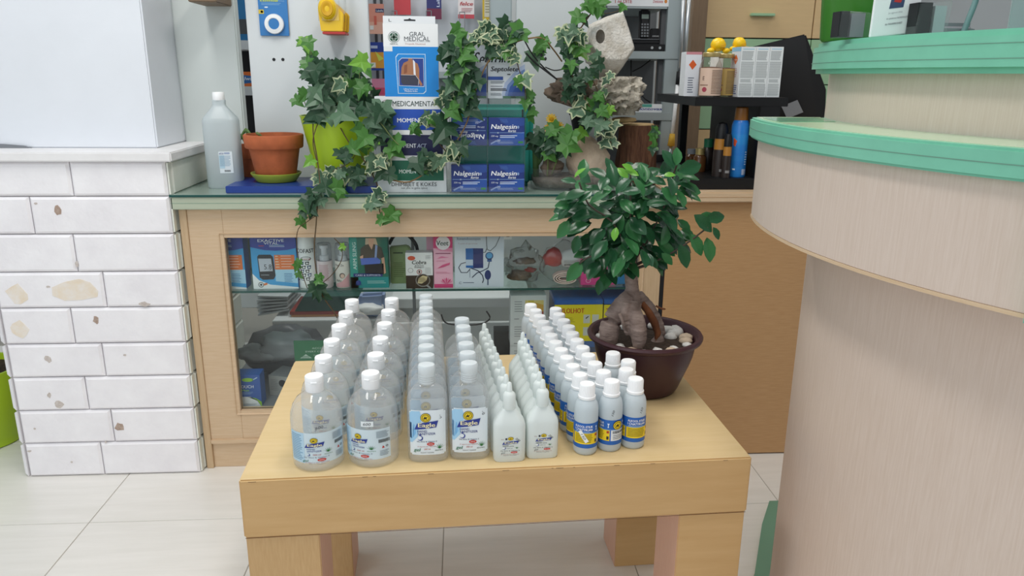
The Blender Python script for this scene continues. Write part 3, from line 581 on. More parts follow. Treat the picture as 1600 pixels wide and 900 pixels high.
# acrylic stand with lozenge and tablet boxes
t = T('acrylic_stand', 'clear acrylic tablet stand with SEPTOLETE lettering, wrapped in ivy', 'stand', (.0685, 2.012, WZ)); SW = .1
for x in (-SW, -.0012, SW - .0024): bx('side_wall', 'acrylic', t, x, x + .0024, 0, .06, 0, .30 if abs(x) > .05 else .26, 0)
bx('back_wall', 'acrylic', t, -SW, SW, .06, .0624, 0, .395, 0); bx('base_plate', 'acrylic', t, -SW, SW, 0, .06, 0, .003, 0)
for z in (.0, .125, .245): bx('front_lip', 'acrylic', t, -SW, SW, -.001, .001, z, z + .016, 0)
for z in (.125, .245): bx('shelf', 'acrylic', t, -SW + .003, SW - .003, .002, .058, z - .0024, z, 0)
p = Print(560, 1260, 380, 500, .155, .05); p.text('Septolete', 720, 1255, 490, 75, '15171c', .03, .3); p.build('stand_lettering', t, flat(-.07, .0595, .325))
def tab(name, label, x0, x1, y0, y1, draw, zb, flip=False, fr=(0, 1, 0, 1), dep=.03):
    a = at((x0 + x1) / 2, y1, 2.016); w = (at(x1, y1, 2.016) - at(x0, y1, 2.016)).x; h = at(x0, y0, 2.016).z - at(x0, y1, 2.016).z
    t = T(name, label, 'medicine box', (a.x, 2.0165, zb), 0, 'boxes in the acrylic stand'); bx('box_body', 'navy_card', t, -w / 2, w / 2, 0, dep, 0, h, .0006)
    p = Print(*fr, w, h); draw(p); F = flat(-w / 2, 0, 0)
    p.build('printed_front', t, (lambda u, v, o: F(w - u, h - v, o)) if flip else F); return t
mat('navy_card', '233a7c', .35)
def nalg(p):
    p.rect(1075, 272, 1362, 488, '24397f'); p.L = 1; p.poly([(1075, 488), (1180, 420), (1362, 380), (1362, 488)], '2f57a8'); p.poly([(1150, 272), (1362, 272), (1362, 330), (1240, 350)], '2c4c97'); p.L = 2
    for i in range(5):
        for j in range(3): p.ell(1170 + i * 12 + j * 4, 288 + j * 9, 2.5, 2.5, '6f9ad6', 6)
    p.text('Nalgesin', 1095, 1300, 358, 36, 'f4f6fa', .03, .15); p.text('forte', 1232, 1294, 383, 20, 'f0f3f8', .03, .25); p.ell(1312, 345, 9, 12, '8aa4cf', 10); p.rect(1085, 387, 1362, 390, '8fb4e2'); p.ell(1150, 389, 8, 5, 'cfe0f5', 8)
    p.text('220 mg', 1094, 1152, 420, 12, 'e3eaf5', .02, .2); p.rows(1166, 1325, 408, 434, 2, 'c5d2ea', .5); p.text('20', 1140, 1168, 458, 16, 'e3eaf5', .02, .2); p.poly([(1090, 470), (1140, 445), (1142, 455), (1095, 482)], '8fa3d0'); p.rows(1148, 1300, 460, 478, 2, '93a7d0', .4); p.rect(1313, 455, 1352, 472, '2c8f45')
def sept(p):
    p.rect(1072, 568, 1385, 865, 'd3dae0'); p.L = 1
    for r_, col in ((1, 'a9b8d4'), (.86, '6a86b8'), (.74, '35569c'), (.55, '274a92')): p.poly([(1385, 865), (1385, 865 - 285 * r_), (1385 - 60 * r_, 865 - 250 * r_), (1385 - 170 * r_, 865 - 130 * r_), (1385 - 195 * r_, 865 - 40 * r_), (1385 - 190 * r_, 865)], col); p.L += 1
    p.text('Septolete', 1095, 1328, 640, 38, '16181d', .035, .2); p.rect(1235, 662, 1262, 670, '333333'); p.rect(1072, 684, 1200, 712, '2e4f9a'); p.rows(1094, 1215, 722, 746, 2, '6b7480', .4); p.rows(1094, 1200, 762, 770, 1, '6b7480', .6); p.rows(1094, 1240, 782, 806, 2, '23272c', .5, .1); p.rows(1094, 1200, 822, 846, 2, '6b7480', .4); p.ell(1308, 732, 14, 18, '4f9a55'); p.rect(1200, 845, 1385, 865, '28653f'); p.ell(1275, 854, 9, 6, '9fd18e'); p.rect(1288, 848, 1312, 858, 'c7e2c0')
FN = (1075, 1362, 272, 488); FS = (1072, 1385, 568, 865)
tab('tablet_box', 'blue NALGESIN box in the lower left slot of the acrylic stand', 705.5, 761, 259, 301, nalg, WZ + .0032, False, FN)
tab('tablet_box', 'blue NALGESIN box in the lower right slot of the acrylic stand', 763.5, 819, 259, 301, nalg, WZ + .0032, False, FN)
tab('tablet_box', 'blue NALGESIN box standing upside down in the left middle slot', 705.5, 761, 191, 234, nalg, WZ + .1252, True, FN)
tab('tablet_box', 'upright blue NALGESIN box in the right middle slot of the stand', 763.5, 819, 191, 234, nalg, WZ + .1252, False, FN)
tab('lozenge_box', 'white and blue SEPTOLETE box in the top right slot', 762.5, 819.5, 107, 163, sept, WZ + .2452, False, FS, .04)
tab('lozenge_box', 'white and blue SEPTOLETE box in the top left slot, half hidden by ivy', 704.5, 760, 107, 163, sept, WZ + .2452, False, FS, .04)
# teal case behind the stand
mat('teal_plastic', '2fa596', .3)
t = T('teal_case', 'teal plastic case with two rivets behind the acrylic stand', 'case', (.102, 2.14, WZ))
MB().box(-.108, .1, 0, .05, 0, .225).build('case_body', 'teal_plastic', t, bev=.014, seg=3); bx('lid_line', 'dark', t, -.1, .09, -.0006, .001, .19, .1915, 0)
for x in (-.005, .035): o = MB().lathe([(.004, 0), (.004, .003), (.002, .004)], 12).build('rivet', 'dark', t); o.location = (x, 0, .172); o.rotation_euler.x = R(90)
bx('handle_slot', 'black', t, .066, .072, -.0008, .002, .176, .212, 0)

# glass bowl with cacti and stones
t = T('glass_bowl', 'rectangular clear glass dish with dirt, standing beside the acrylic stand', 'bowl', (.305, 2.125, WZ))
MB().lathe([(.84, 0), (.93, .004), (.98, .03), (1.0, .058), (.97, .058), (.94, .03), (.86, .007)], 40, ex=.118, ey=.088, sup=3.5, cap1=True).build('dish', 'acrylic', t, smooth='auto')
MB().lathe([(.84, .0075), (.915, .02), (.925, .032), (.5, .036), (.05, .037)], 32, ex=.118, ey=.088, sup=3.5).build('dirt', 'soil_grey', t, smooth=True) if 'soil_grey' in M else (mat('soil_grey', '6e655c', .95, var=.3, vscale=90, bump=.8, bscale=90), MB().lathe([(.84, .0075), (.915, .02), (.925, .032), (.5, .036), (.05, .037)], 32, ex=.118, ey=.088, sup=3.5).build('dirt', 'soil_grey', t, smooth=True))
mat('cactus', '4d6a3a', .7, bump=.5, bscale=200)
def cactus(label, x, y, pts, name='cactus'):
    a = at(x, y, 2.1); t = T(name, label, 'cactus', (a.x, 2.1, WZ + .03), 0)
    for q_ in pts: tube('cactus_column', 'cactus', t, [(u, 0, v) for u, v, r_ in q_], [r_ for u, v, r_ in q_], 10)
cactus('small branching green cactus in the glass dish', 838, 250, [[(0, 0, .009), (-.002, .05, .009), (-.004, .09, .008), (-.006, .1, .003)], [(.0, .03, .005), (.006, .05, .0055), (.006, .072, .0055), (.006, .078, .002)], [(0, .03, .005), (.014, .052, .0055), (.016, .09, .0055), (.016, .097, .002)]])
# yellow flower
mat('petal', 'f0c21a', .6); mat('flower_eye', 'c99512', .8)
a = at(866, 196, 2.12); t = T('yellow_flower', 'yellow daisy-like flower head above the glass dish', 'flower', (a.x, 2.12, WZ + .035)); fz = a.z - WZ - .035
tube('flower_stem', 'stem_green', t, [(.004, 0, 0), (.002, .002, fz * .5), (0, .004, fz)], .0018, 6)
for hx, hz in ((0, 0), (-.008, .017), (.013, -.004), (-.014, -.01)):
    hd = lathe('flower_head', 'flower_eye', t, [(.006, -.002), (.0065, .001), (.004, .003), (.001, .0035)], 12); hd.location = (hx, 0, fz + hz); hd.rotation_euler = (R(75), 0, 0)
    pm = MB().add([(.004, -.0016, 0), (.013, -.0022, .001), (.017, 0, -.001), (.013, .0022, .001), (.004, .0016, 0)], [(0, 1, 2, 3, 4)])
    pet = pm.build('petal', 'petal', hd)
    for k in range(13):
        o = pet if k == 0 else pet.copy()
        if k: COL.objects.link(o); o.parent = hd
        o.rotation_euler = (random.uniform(-.2, .2), random.uniform(-.3, .1), k * 2 * math.pi / 13)

# rocks
mat('tufa', 'c4bcae', .9, col2='ebe7df', vscale=30, bump=1, bscale=150); mat('rock_grey', '857d70', .9, col2='cbc4b5', vscale=26, bump=1, bscale=110); mat('rock_brown', '5d4f43', .9, col2='8d7b6a', vscale=16, bump=.9, bscale=40); mat('rock_beige', 'bfa78e', .9, col2='d2bea8', vscale=12, bump=.8, bscale=60)
mat('bark', '4a2c1e', .9, col2='74503a', vscale=20, stretch=(5, 5, .8), bump=1, bscale=40); mat('cut_wood', 'b09468', .8, var=.15, vscale=40)
def rock(name, m, parent, loc, size, seed, planes=(), rough=.16, sub=4, fine=.05):
    bm = bmesh.new(); bmesh.ops.create_icosphere(bm, subdivisions=sub, radius=1); off = Vector((seed * 3.1, seed * 1.7, seed * 5.3))
    for v in bm.verts:
        d = v.co.normalized(); k = 1 + rough * noise.noise(d * 1.3 + off) * 2 + fine * noise.noise(d * 5 + off) + fine * .5 * noise.noise(d * 11 + off); q = d * k
        for n_, dist in planes:
            n_ = Vector(n_).normalized(); s_ = q.dot(n_)
            if s_ > dist: q -= n_ * (s_ - dist) * .93
        v.co = Vector((q.x * size[0], q.y * size[1], q.z * size[2]))
    me = bpy.data.meshes.new(name); bm.to_mesh(me); bm.free(); o = link(name, me, m, parent, True); o.location = loc; me.set_sharp_from_angle(angle=R(50)); return o
def top_rock(name, label, m, x0, x1, y0, y1, Y, ry, seed, **k):
    a = at((x0 + x1) / 2, (y0 + y1) / 2, Y); w = (at(x1, y0, Y) - at(x0, y0, Y)).x / 2; h = (at(x0, y0, Y) - at(x0, y1, Y)).z / 2
    return tag(rock(name, m, None, a, (w, ry, h), seed, **k), label, 'rock')
# upper block with a drilled hole
a = at(951, 68, 2.15); U = rock('tufa_block', 'tufa', None, a, (.083, .065, .098), 4, planes=[((-.35, -.1, 1), .62), ((-1, 0, .25), .72), ((1, -.2, .45), .72), ((.3, -1, .1), .62), ((.2, -.6, -1), .72), ((.9, -.2, -.7), .74), ((-.8, -.3, -.8), .7)], rough=.07, sub=5, fine=.10)
cut = MB().lathe([(.0155, -.05), (.0155, .05)], 24).build('cutter', 'tufa'); cut.location = at(938, 57, 2.10); cut.rotation_euler = (R(90), 0, R(-8)); cut.scale = (.8, 1.15, 1)
bm_ = U.modifiers.new('b', 'BOOLEAN'); bm_.operation = 'DIFFERENCE'; bm_.object = cut; bpy.context.view_layer.update()
me = bpy.data.meshes.new_from_object(U.evaluated_get(bpy.context.evaluated_depsgraph_get())); U.modifiers.clear(); U.data = me; bpy.data.objects.remove(cut); me.set_sharp_from_angle(angle=R(50))
tag(U, 'pale porous stone block with a drilled hole, topmost rock of the pile', 'rock')
top_rock('boulder', 'rough grey-white boulder under the drilled block', 'rock_grey', 918, 1000, 112, 186, 2.14, .07, 9, rough=.16, fine=.3, sub=5, planes=[((0, 0, 1), .78), ((0, 0, -1), .82)])
top_rock('boulder', 'dark brown craggy rock sticking out left of the grey boulder', 'rock_brown', 865, 935, 116, 176, 2.15, .06, 13, rough=.2, fine=.26, sub=5, planes=[((0, 0, 1), .8), ((-.3, 0, -1), .7)])
top_rock('boulder', 'rounded beige pitted stone in the glass dish', 'rock_beige', 885, 950, 214, 294, 2.115, .035, 21, rough=.1, fine=.06)
a = at(862, 262, 2.1); tag(rock('boulder', 'rock_brown', None, a, (.032, .025, .022), 33, rough=.2, fine=.1), 'small crumbly brown stone low in the glass dish', 'rock')
# bark log
a = at(1002, 255, 2.2); t = T('bark_log', 'short reddish log with rough bark supporting the rock pile', 'log', (at(994, 250, 2.2).x, 2.2, WZ + .0005)); zt = at(990, 195, 2.2).z - WZ
m = MB(); rings = []
for i in range(9):
    z = zt * i / 8; rings.append([((.058 + .006 * noise.noise((math.cos(b) * 3, math.sin(b) * 3, z * 8)) + .004 * math.sin(b * 9 + z * 30)) * math.cos(b) * (1 - .1 * i / 8), (.05 + .004 * math.sin(b * 9 + z * 30)) * math.sin(b), z) for b in [2 * math.pi * j / 40 for j in range(40)]])
m.loft(rings).build('bark', 'bark', t, smooth='auto'); lathe('cut_face', 'cut_wood', t, [(.046, zt), (.045, zt + .003), (.002, zt + .004)], 24)
a = at(975, 188, 2.17); MB().lathe([(.02, 0), (.03, .004), (.028, .012), (.01, .015)], 14, ex=1.2, ey=.8).build('wood_chunk', 'cut_wood', t, smooth='auto').location = (a.x - t.location.x, a.y - 2.2, a.z - WZ - .006)
# small dark pot under the brown rock
a = at(908, 205, 2.16); t = T('dark_pot', 'small dark plastic plant pot under the brown rock', 'pot', (at(908, 205, 2.25).x, 2.25, WZ + .0005)); b = at(908, 174, 2.25).z - WZ
lathe('pot_body', 'black_soft', t, [(.03, 0), (.034, .06), (.023, b - .06), (.034, b - .012), (.037, b - .011), (.037, b - .002), (.033, b - .002), (.03, b - .02)], 24)
# ------------------------------------------------------------------ background: panels, hanging packs, rack, ladder, drawers
t = T('shelf_unit', 'narrow white shelving seen through the gap left of the white panel', 'shelf unit', (at(385, 100, 2.75).x, 2.75, 0))
bx('back_board', 'dark', t, -.2, .35, .2, .21, .5, 1.9, 0)
for y in (58, 130): z = at(380, y + 5, 2.75).z; bx('shelf_board', 'white_paint', t, -.2, .35, 0, .2, z - .03, z, .001)
def pack(name, label, x0, x1, y0, y1, Y, dep, m, draw, fr, group=None, rz=0):
    t, w, h = carton(name, label, 'pack', x0, x1, y0, y1, Y, dep, m, group, rz); p = Print(*fr, w, h); draw(p); p.build('printed_front', t, flat(-w / 2, 0, 0)); return t, w, h
def d(p): p.rect(0, 0, 100, 100, 'e8762c'); p.L = 1; p.poly([(0, 20), (100, 30), (100, 75), (0, 85)], '2f6fb4'); p.L = 2; p.text('always', 15, 130, 58, 24, 'eef4fa', .03, .2)
mat('orange_card', 'e8762c', .5); t, w, h = pack('sanitary_pack', 'orange and blue ALWAYS pack on the narrow white shelving', 374, 402, 94, 117, 2.752, .08, 'orange_card', d, (0, 130, 0, 100)); t.location.z = at(380, 122, 2.75).z + .0095 - .012
t.location.z = at(380, 135, 2.75).z + .0003
mat('blue_pack', '2f7fb8', .45); t, w, h = carton('blue_pack', 'tall blue pack on the upper narrow shelf', 'pack', 362, 398, -30, 44, 2.752, .1, 'blue_pack'); t.location.z = at(380, 63, 2.75).z + .0003
bx('dark_band', 'dark_grey', t, -w / 2, w / 2, -.0008, 0, .02, h * .45, 0)

# white panel with peg holes
a, b = at(396, 170, 2.31), at(576, 40, 2.31); o = bx('peg_board', 'white_panel', None, a.x, b.x, 2.31, 2.335, .76, 2.3, .002); tag(o, 'plain white board with two pairs of peg holes behind the ivy pot', 'board')
for x, y in ((428, 93), (442, 93), (519, 94.5), (533, 95.5)):
    k = at(x, y, 2.3098); MB().lathe([(.0046, 0), (.0046, .0005)], 14).build('peg_hole', 'black', o).location = k; o.children[-1].rotation_euler.x = R(90)
clear('blister', (.97, .98, .98), .05, 1)
mat('floss_card', '2d7cc0', .4)
def d(p):
    p.rect(0, 0, 220, 330, '2d7cc0'); p.L = 1; p.rect(0, 0, 220, 60, '3f93d2'); p.L = 2; p.text('Oral-B', 60, 155, 50, 26, 'e9f2fa', .03); p.text('Essential', 20, 150, 82, 22, 'cfe04a', .04); p.text('floss', 152, 200, 82, 16, '7fb4e0', .02); p.rows(25, 180, 92, 114, 2, '7fb4e0', .4); p.ell(60, 126, 14, 5, 'e9f2fa'); p.rect(0, 145, 40, 178, 'd8bf3c'); p.ell(25, 162, 10, 10, '4d5aa0')
t, w, h = pack('dental_floss', 'blue dental floss card with a round white case, hanging on the white board', 407, 452, -14, 56, 2.303, .003, 'floss_card', d, (0, 220, 0, 350))
o = lathe('floss_case', 'white_gloss', t, [(.0265, 0), (.0275, .003), (.026, .01), (.016, .0115), (.0155, .0095), (.002, .0095)], 32); o.location = (.002, -.001, h * .265); o.rotation_euler.x = R(90)
o2 = lathe('floss_disc', 'floss_card', o, [(.0148, .0098), (.002, .0101)], 24)
mat('yellow_plastic', 'f2c61a', .3); mat('red_card', 'c5403c', .5); mat('amber_plastic', 'd9a512', .35)
a = at(520, 52, 2.24); t = T('pacifier_pack', 'stack of yellow plastic packs hanging in a clear blister on the white board', 'pack', (a.x, 2.22, a.z))
for k in range(5): MB().slab([(-.03 + .002 * k, .004), (.03 + .002 * k, .004), (.034 + .002 * k, .05), (.01, .08), (-.035, .06)], .008 + k * .013, .016 + k * .013).build('yellow_pack', 'yellow_plastic' if k % 2 == 0 else 'amber_plastic', t, bev=.002)
o = lathe('yellow_drop', 'yellow_plastic', t, [(.024, 0), (.026, .004), (.018, .014), (.002, .016)], 24); o.location = (-.008, .008, .062); o.rotation_euler.x = R(90); o.scale = (1, 1.25, 1)
lathe('yellow_ring', 'amber_plastic', o, [(.017, .0145), (.015, .0165), (.011, .0168), (.009, .0155)], 20)
bx('red_base', 'red_card', t, -.026, .036, .006, .078, -.003, .003, .001); MB().box(-.036, .034, .0, .08, .02, .16).build('blister_shell', 'blister', t, bev=.012)

# recessed hanging display
t = T('hanging_display', 'white slatted hanging display with small carded lip balms behind the boxes', 'display', (at(680, 60, 2.5).x, 2.5, 0)); a, b = at(578, 60, 2.5).x - t.location.x, at(765, 60, 2.5).x - t.location.x
mat('display_back', 'c8ccd2', .5); bx('back_board', 'display_back', t, a - .02, b, .0, .02, .8, 2.1, 0); bx('side_frame', 'metal_grey', t, b - .003, b + .06, -.15, .02, .8, 2.1, .003); bx('side_rib', 'dark', t, b - .009, b - .004, -.02, .0, .6, 2.1, 0)
for x in (586, 596): k = at(x, 60, 2.5).x - t.location.x; bx('upright_slot', 'dark_grey', t, k, k + .008, -.004, .0, .6, 2.1, 0)
z = at(680, 112, 2.5).z; bx('ledge_board', 'metal_grey', t, at(640, 60, 2.5).x - t.location.x, at(705, 60, 2.5).x - t.location.x, -.06, 0, z - .02, z, .001)
def wire(x0, x1, y0, y1):
    k = [at(x0, y1, 2.43) - t.location, at(x0, y0, 2.43) - t.location, at(x1, y0, 2.43) - t.location, at(x1, y1, 2.43) - t.location]
    for u, v in zip(k, k[1:]): tube('wire_hook', 'mid_grey', t, [u, v], .0014, 5)
wire(612, 620, 17, 40); wire(718, 726, 19, 75); wire(766, 775, 19, 70); wire(666, 674, 17, 30)
def card(label, x0, x1, y0, y1, cols, Y=2.45):
    def dr(p):
        for i, (ya, yb, cl) in enumerate(cols): p.L = i; p.rect(0, ya, 100, yb, cl)
    mat_ = 'card_' + label.split()[0]
    if mat_ not in M: mat(mat_, cols[0][2], .45)
    return pack('lip_balm_card', label, x0, x1, y0, y1, Y, .006, mat_, dr, (0, 100, 0, 100), 'carded lip balms')
t, w, h = card('peach lip balm card hanging left of the sling box', 575, 601, 6, 53, [(0, 100, 'e59a86'), (60, 100, 'ecb6a2')]); p = Print(0, 100, 0, 100, w, h); p.L = 2; p.rect(50, 16, 100, 28, '27346b'); p.L = 3; p.text('Labello', 55, 96, 26, 7, 'eeeeee', .02); p.L = 2; p.rect(14, 72, 36, 86, 'eeeeea'); p.rect(40, 40, 55, 70, 'd96a58'); p.build('print_detail', t, flat(-w / 2, -.0006, 0))
t, w, h = card('navy and orange lip balm card left of the sling box', 577, 603, 66, 110, [(0, 100, '24409a'), (35, 92, 'e0a03a')]); p = Print(0, 100, 0, 100, w, h); p.L = 2; p.rect(15, 12, 55, 22, 'b8c4e4'); p.poly([(40, 32), (90, 58), (60, 68)], 'd5dc5a'); p.rect(15, 72, 40, 90, 'eeeeea'); p.build('print_detail', t, flat(-w / 2, -.0006, 0))
card('pink lip balm card hanging lowest on the left', 581, 605, 123, 151, [(0, 100, 'e08fae'), (50, 90, 'd4547a')])
card('red lip balm card above the sling box flap', 616, 642, -12, 23, [(0, 100, 'c23c44')])
t, w, h = card('dark blue card with a maroon lower corner, right of the sling box', 667, 690, -14, 30, [(0, 100, '2a2f6c'), (62, 100, '6d2340')]); p = Print(0, 100, 0, 100, w, h); p.L = 3; p.text('Labello', 88, 150, 56, 20, 'c9d2ec', .03, 0, -1.57); p.build('print_detail', t, flat(-w / 2, -.0006, 0))
t, w, h = card('white card with red print hanging over the ivy', 716, 741, -12, 29, [(0, 100, 'e4dcdc'), (84, 100, 'c24a56')]); p = Print(0, 100, 0, 100, w, h); p.L = 3; p.text('felce', 12, 92, 50, 14, 'b8323c', .03, .2); p.rows(20, 90, 60, 78, 3, 'c78f92', .4); p.build('print_detail', t, flat(-w / 2, -.0006, 0))
t, w, h = card('yellow card with a blue stick hanging over the ivy', 754, 782, -12, 31, [(0, 100, 'e6c234')]); p = Print(0, 100, 0, 100, w, h); p.L = 2; p.rect(10, 10, 90, 90, 'ece6cf'); p.L = 3; p.rect(55, 0, 75, 60, '58b4d2'); p.rows(15, 50, 30, 80, 5, 'b0a887', .4); p.build('print_detail', t, flat(-w / 2, -.0006, 0))
card('dark blue and green card behind the ivy and lettering', 764, 786, 66, 101, [(0, 100, '27357c'), (86, 100, '7faa3c'), (30, 60, '3c4a92')], 2.46)

# right-hand board
a, b = at(806, 100, 2.33), at(937, 60, 2.33); o = bx('pale_board', 'grey_panel', None, a.x, b.x, 2.33, 2.355, .76, 2.3, .002); tag(o, 'pale grey board behind the ivy and rock pile', 'board')

# metal rack
RY = 2.62; t = T('metal_rack', 'grey metal shelf rack holding the phone, behind the rocks', 'rack', (at(1000, 80, RY).x, RY, 0)); X_ = lambda px, py=80: at(px, py, RY).x - t.location.x
mat('rack_back', '6d7072', .6); bx('back_sheet', 'rack_back', t, X_(918), X_(1062), .34, .345, .5, 1.5, 0)
bx('upright', 'metal_grey', t, X_(1040), X_(1061), 0, .03, 0, 2.2, .001); bx('inner_post', 'dark_grey', t, X_(1033), X_(1040), .02, .05, 0, 2.2, .001); bx('upright', 'metal_grey', t, X_(922), X_(938), 0, .03, 0, 2.2, .001)
for ya, yb, xa in ((80, 92, 930), (176, 188, 930)):
    z1, z0 = at(1000, ya, RY).z, at(1000, yb, RY).z; bx('shelf', 'metal_grey', t, X_(xa), X_(1063), -.004, .34, z0, z1, .001)
    if ya == 80: RZ = z1
    else: RZ2 = z1
mat('rack_light', 'a4a8a8', .5)
for (xa, ya), (xb, yb) in (((986, 94), (986, 128)), ((988, 112), (1016, 94)), ((1032, 94), (1037, 112)), ((1000, 146), (1016, 160))):
    tube('cable', 'black', t, [at(xa, ya, RY + .05) - t.location, (at(xa, ya, RY + .05) + at(xb, yb, RY + .05)) / 2 - t.location + Vector((0, 0, -.004)), at(xb, yb, RY + .05) - t.location], .0022, 6)
# router and phone
a0, a1_ = at(976, 80, RY).x, at(1050, 80, RY).x
t = T('router_box', 'flat black router box with two round buttons under the phone', 'router', ((a0 + a1_) / 2, RY + .01, RZ + .0003)); hh = at(1000, 69, RY + .01).z - RZ; w = a1_ - a0
bx('router_body', 'black', t, -w / 2, w / 2, 0, .16, 0, hh, .002)
for x in (.014, .041): o = lathe('round_button', 'aluminium', t, [(.0045, 0), (.0045, .002), (.003, .002), (.0028, .001), (.001, .001)], 14); o.location = (x, 0, hh * .5); o.rotation_euler.x = R(90)
t = T('cordless_phone', 'black cordless phone standing in its charging base', 'phone', (at(1016, 68, RY).x, RY + .03, RZ + hh + .0006)); PW = .0018
bx('base_tray', 'black_soft', t, -.075, .065, 0, .1, 0, .016, .004); bx('tray_rim', 'mid_grey', t, -.07, .055, -.0008, .004, .0155, .0175, 0)
hs = MB().box(-.019, .019, 0, .022, .016, .118).build('handset', 'black', t, bev=.008, seg=3); hs.location.x = -.012; hs.rotation_euler.x = R(-8)
bx('screen', 'lcd', hs, -.012, .012, -.0008, .001, .083, .097, 0) if 'lcd' in M else (mat('lcd', '9fb0a4', .2), bx('screen', 'lcd', hs, -.012, .012, -.0008, .001, .083, .097, 0))
for r_ in range(5):
    for q_ in range(3): bx('key', 'mid_grey', hs, -.0125 + q_ * .0095, -.0065 + q_ * .0095, -.001, .001, .024 + r_ * .0095, .0295 + r_ * .0095, .0005)
MB().slab([(.008, .016), (.058, .016), (.05, .044), (.036, .052), (.012, .052)], .012, .05).build('charging_cradle', 'black_soft', t, bev=.004)
p = Print(0, 100, 0, 20, .036, .006); p.text('GIGASET', 5, 95, 16, 13, 'd6d8da', .03); p.build('maker_lettering', t, flat(.014, .0115, .024))
tube('cable', 'black', t, smooth_path([(.05, .05, .02), (.066, .06, .05), (.082, .08, .085)], 3), .0015, 5)
# hanging top box
t, w, h = carton('toothpaste_carton', 'white carton with red lettering at the top of the rack', 'box', 948, 1045, -40, 10, RY, .1, 'cardboard_white'); p = Print(948, 1045, -40, 10, w, h); p.text('1 në DITË', 961, 987, 5, 5.5, 'b52f3a', .03); p.text('Dentonex', 1020, 1036, 4, 5, 'c05a62', .03, .2); p.ell(1040, 1.5, 2.3, 3, 'd8873a'); p.build('printed_front', t, flat(-w / 2, 0, 0))
z = t.location.z; b = T('wall_shelf', 'upper grey rack shelf under the white carton', 'shelf', (t.location.x, RY, z - .006)); bx('shelf_board', 'metal_grey', b, -.1, .1, .002, .34, 0, .0055, 0)
t, w, h = carton('toothpaste_box', 'white ODONTOVAX toothpaste box on the lower rack shelf', 'box', 985, 1052, 163, 176, RY + .003, .05, 'cardboard_white'); t.location.z = RZ2 + .0003; p = Print(870, 1225, 115, 185, w, h); p.rect(870, 115, 1045, 140, '5aa79a'); p.L = 1; p.text('odontovax', 900, 1135, 165, 24, '2a3a8c', .03, .2); p.ring(1205, 150, 26, 30, 5, '22252c'); p.ring(1205, 150, 40, 44, 5, '22252c'); p.text('G', 1194, 1212, 156, 16, '22252c', .02); p.build('printed_front', t, flat(-w / 2, 0, 0))

# aluminium step ladder
LY = 2.592; t = T('step_ladder', 'aluminium step ladder leg with a yellow rubber foot beside the rack', 'ladder', (at(1048, 227, LY).x, LY, 0)); V_ = lambda x, y, Y=LY: at(x, y, Y) - t.location
tube('rail', 'aluminium', t, [V_(1069, -30), V_(1062, 115)], .0065, 10); tube('rail', 'aluminium', t, [V_(1079, -30, LY + .008), V_(1067, 120, LY + .008)], .0075, 10); tube('hinge', 'black_soft', t, [V_(1063, 112), V_(1061, 132)], .012, 10); tube('lower_leg', 'white_gloss', t, [V_(1059, 130), V_(1050, 212)], .0065, 10)
mat('yellow_rubber', 'dcae3c', .6); tube('rubber_foot', 'yellow_rubber', t, [V_(1050.5, 209), V_(1048.5, 228)], [.009, .013], 12); tube('rear_leg', 'aluminium', t, [V_(1048, 228), tuple(V_(1046, 250)), (-.01, .02, 0)], .006, 8)

# drawer wall
DY = 3.0; t = T('drawer_cabinet', 'tall beige drawer cabinet with mint drawer fronts behind the black stand', 'cabinet', (at(1180, 100, DY).x, DY, 0)); X_ = lambda px, py=60: at(px, py, DY).x - t.location.x; Z_ = lambda y: at(1180, y, DY).z
bx('carcass', 'dark', t, X_(1100), X_(1420), .02, .5, 0, 2.3, 0); bx('side_panel', 'brown_side', t, X_(1078), X_(1100), -.02, .5, 0, 2.3, .001)
xs_ = (X_(1101), X_(1268), X_(1360))
for xa, xb in zip(xs_, xs_[1:]):
    for ya, yb, m_ in ((-75, 59, 'beige_front'), (61, 131, 'green_front'), (132.5, 201.5, 'green_front'), (203, 300, 'beige_front')):
        dr = bx('drawer_front', m_, t, xa + .002, xb - .002, 0, .02, Z_(yb), Z_(ya), .001)
        if ya == -75 and xa < 0: bx('pull_handle', 'green_front', dr, X_(1168), X_(1205), -.02, 0, Z_(25.5), Z_(21), .002)

# black display stand
t = T('black_display_stand', 'black open display stand on the side cabinet holding jars and sprays', 'stand', (.73, 2.045, .8003)); SH = at(1140, 152, 2.045).z - .8003
bx('top_board', 'black', t, -.105, .15, 0, .41, SH - .0235, SH, .001); bx('bottom_board', 'black', t, -.105, .13, 0, .41, 0, .031, .001); bx('side_wall', 'black', t, .075, .13, .0, .41, .031, SH - .0235, .001); bx('post', 'black', t, -.03, -.008, .38, .41, .031, SH - .0235, .001); bx('rear_rail', 'black_soft', t, -.105, .13, .395, .41, .031, .055, 0)
SZ = .8003 + SH + .0002
def vbox(label, x0, x1, y0, Y, dep, draw, side=None, group='vitamin boxes on the black stand'):
    a, b = at(x0, 152, Y).x, at(x1, 152, Y).x; h = at((x0 + x1) / 2, y0, Y).z - SZ; w = b - a
    t = T('vitamin_box', label, 'box', ((a + b) / 2, Y, SZ), 0, group); bx('box_body', 'cardboard_white', t, -w / 2, w / 2, 0, dep, 0, h, .0006); p = Print(0, 100, 0, 400, w, h); draw(p); p.build('printed_front', t, flat(-w / 2, 0, 0))
    if side: p = Print(0, 80, 0, 400, dep, h); side(p); p.build('printed_side', t, sideface(-w / 2, dep, 0))
    return t
def dt(p): p.rect(0, 0, 100, 400, 'dfe4e4'); p.L = 1; p.rect(12, 14, 88, 22, 'a9cfe0'); p.rows(8, 92, 36, 110, 7, '8d9494', .45, .2); p.rows(6, 94, 118, 250, 16, 'a2a8a8', .5, .08); p.rows(10, 90, 258, 285, 3, '8d9494', .45, .2); p.rows(6, 94, 292, 390, 12, 'a2a8a8', .5, .08)
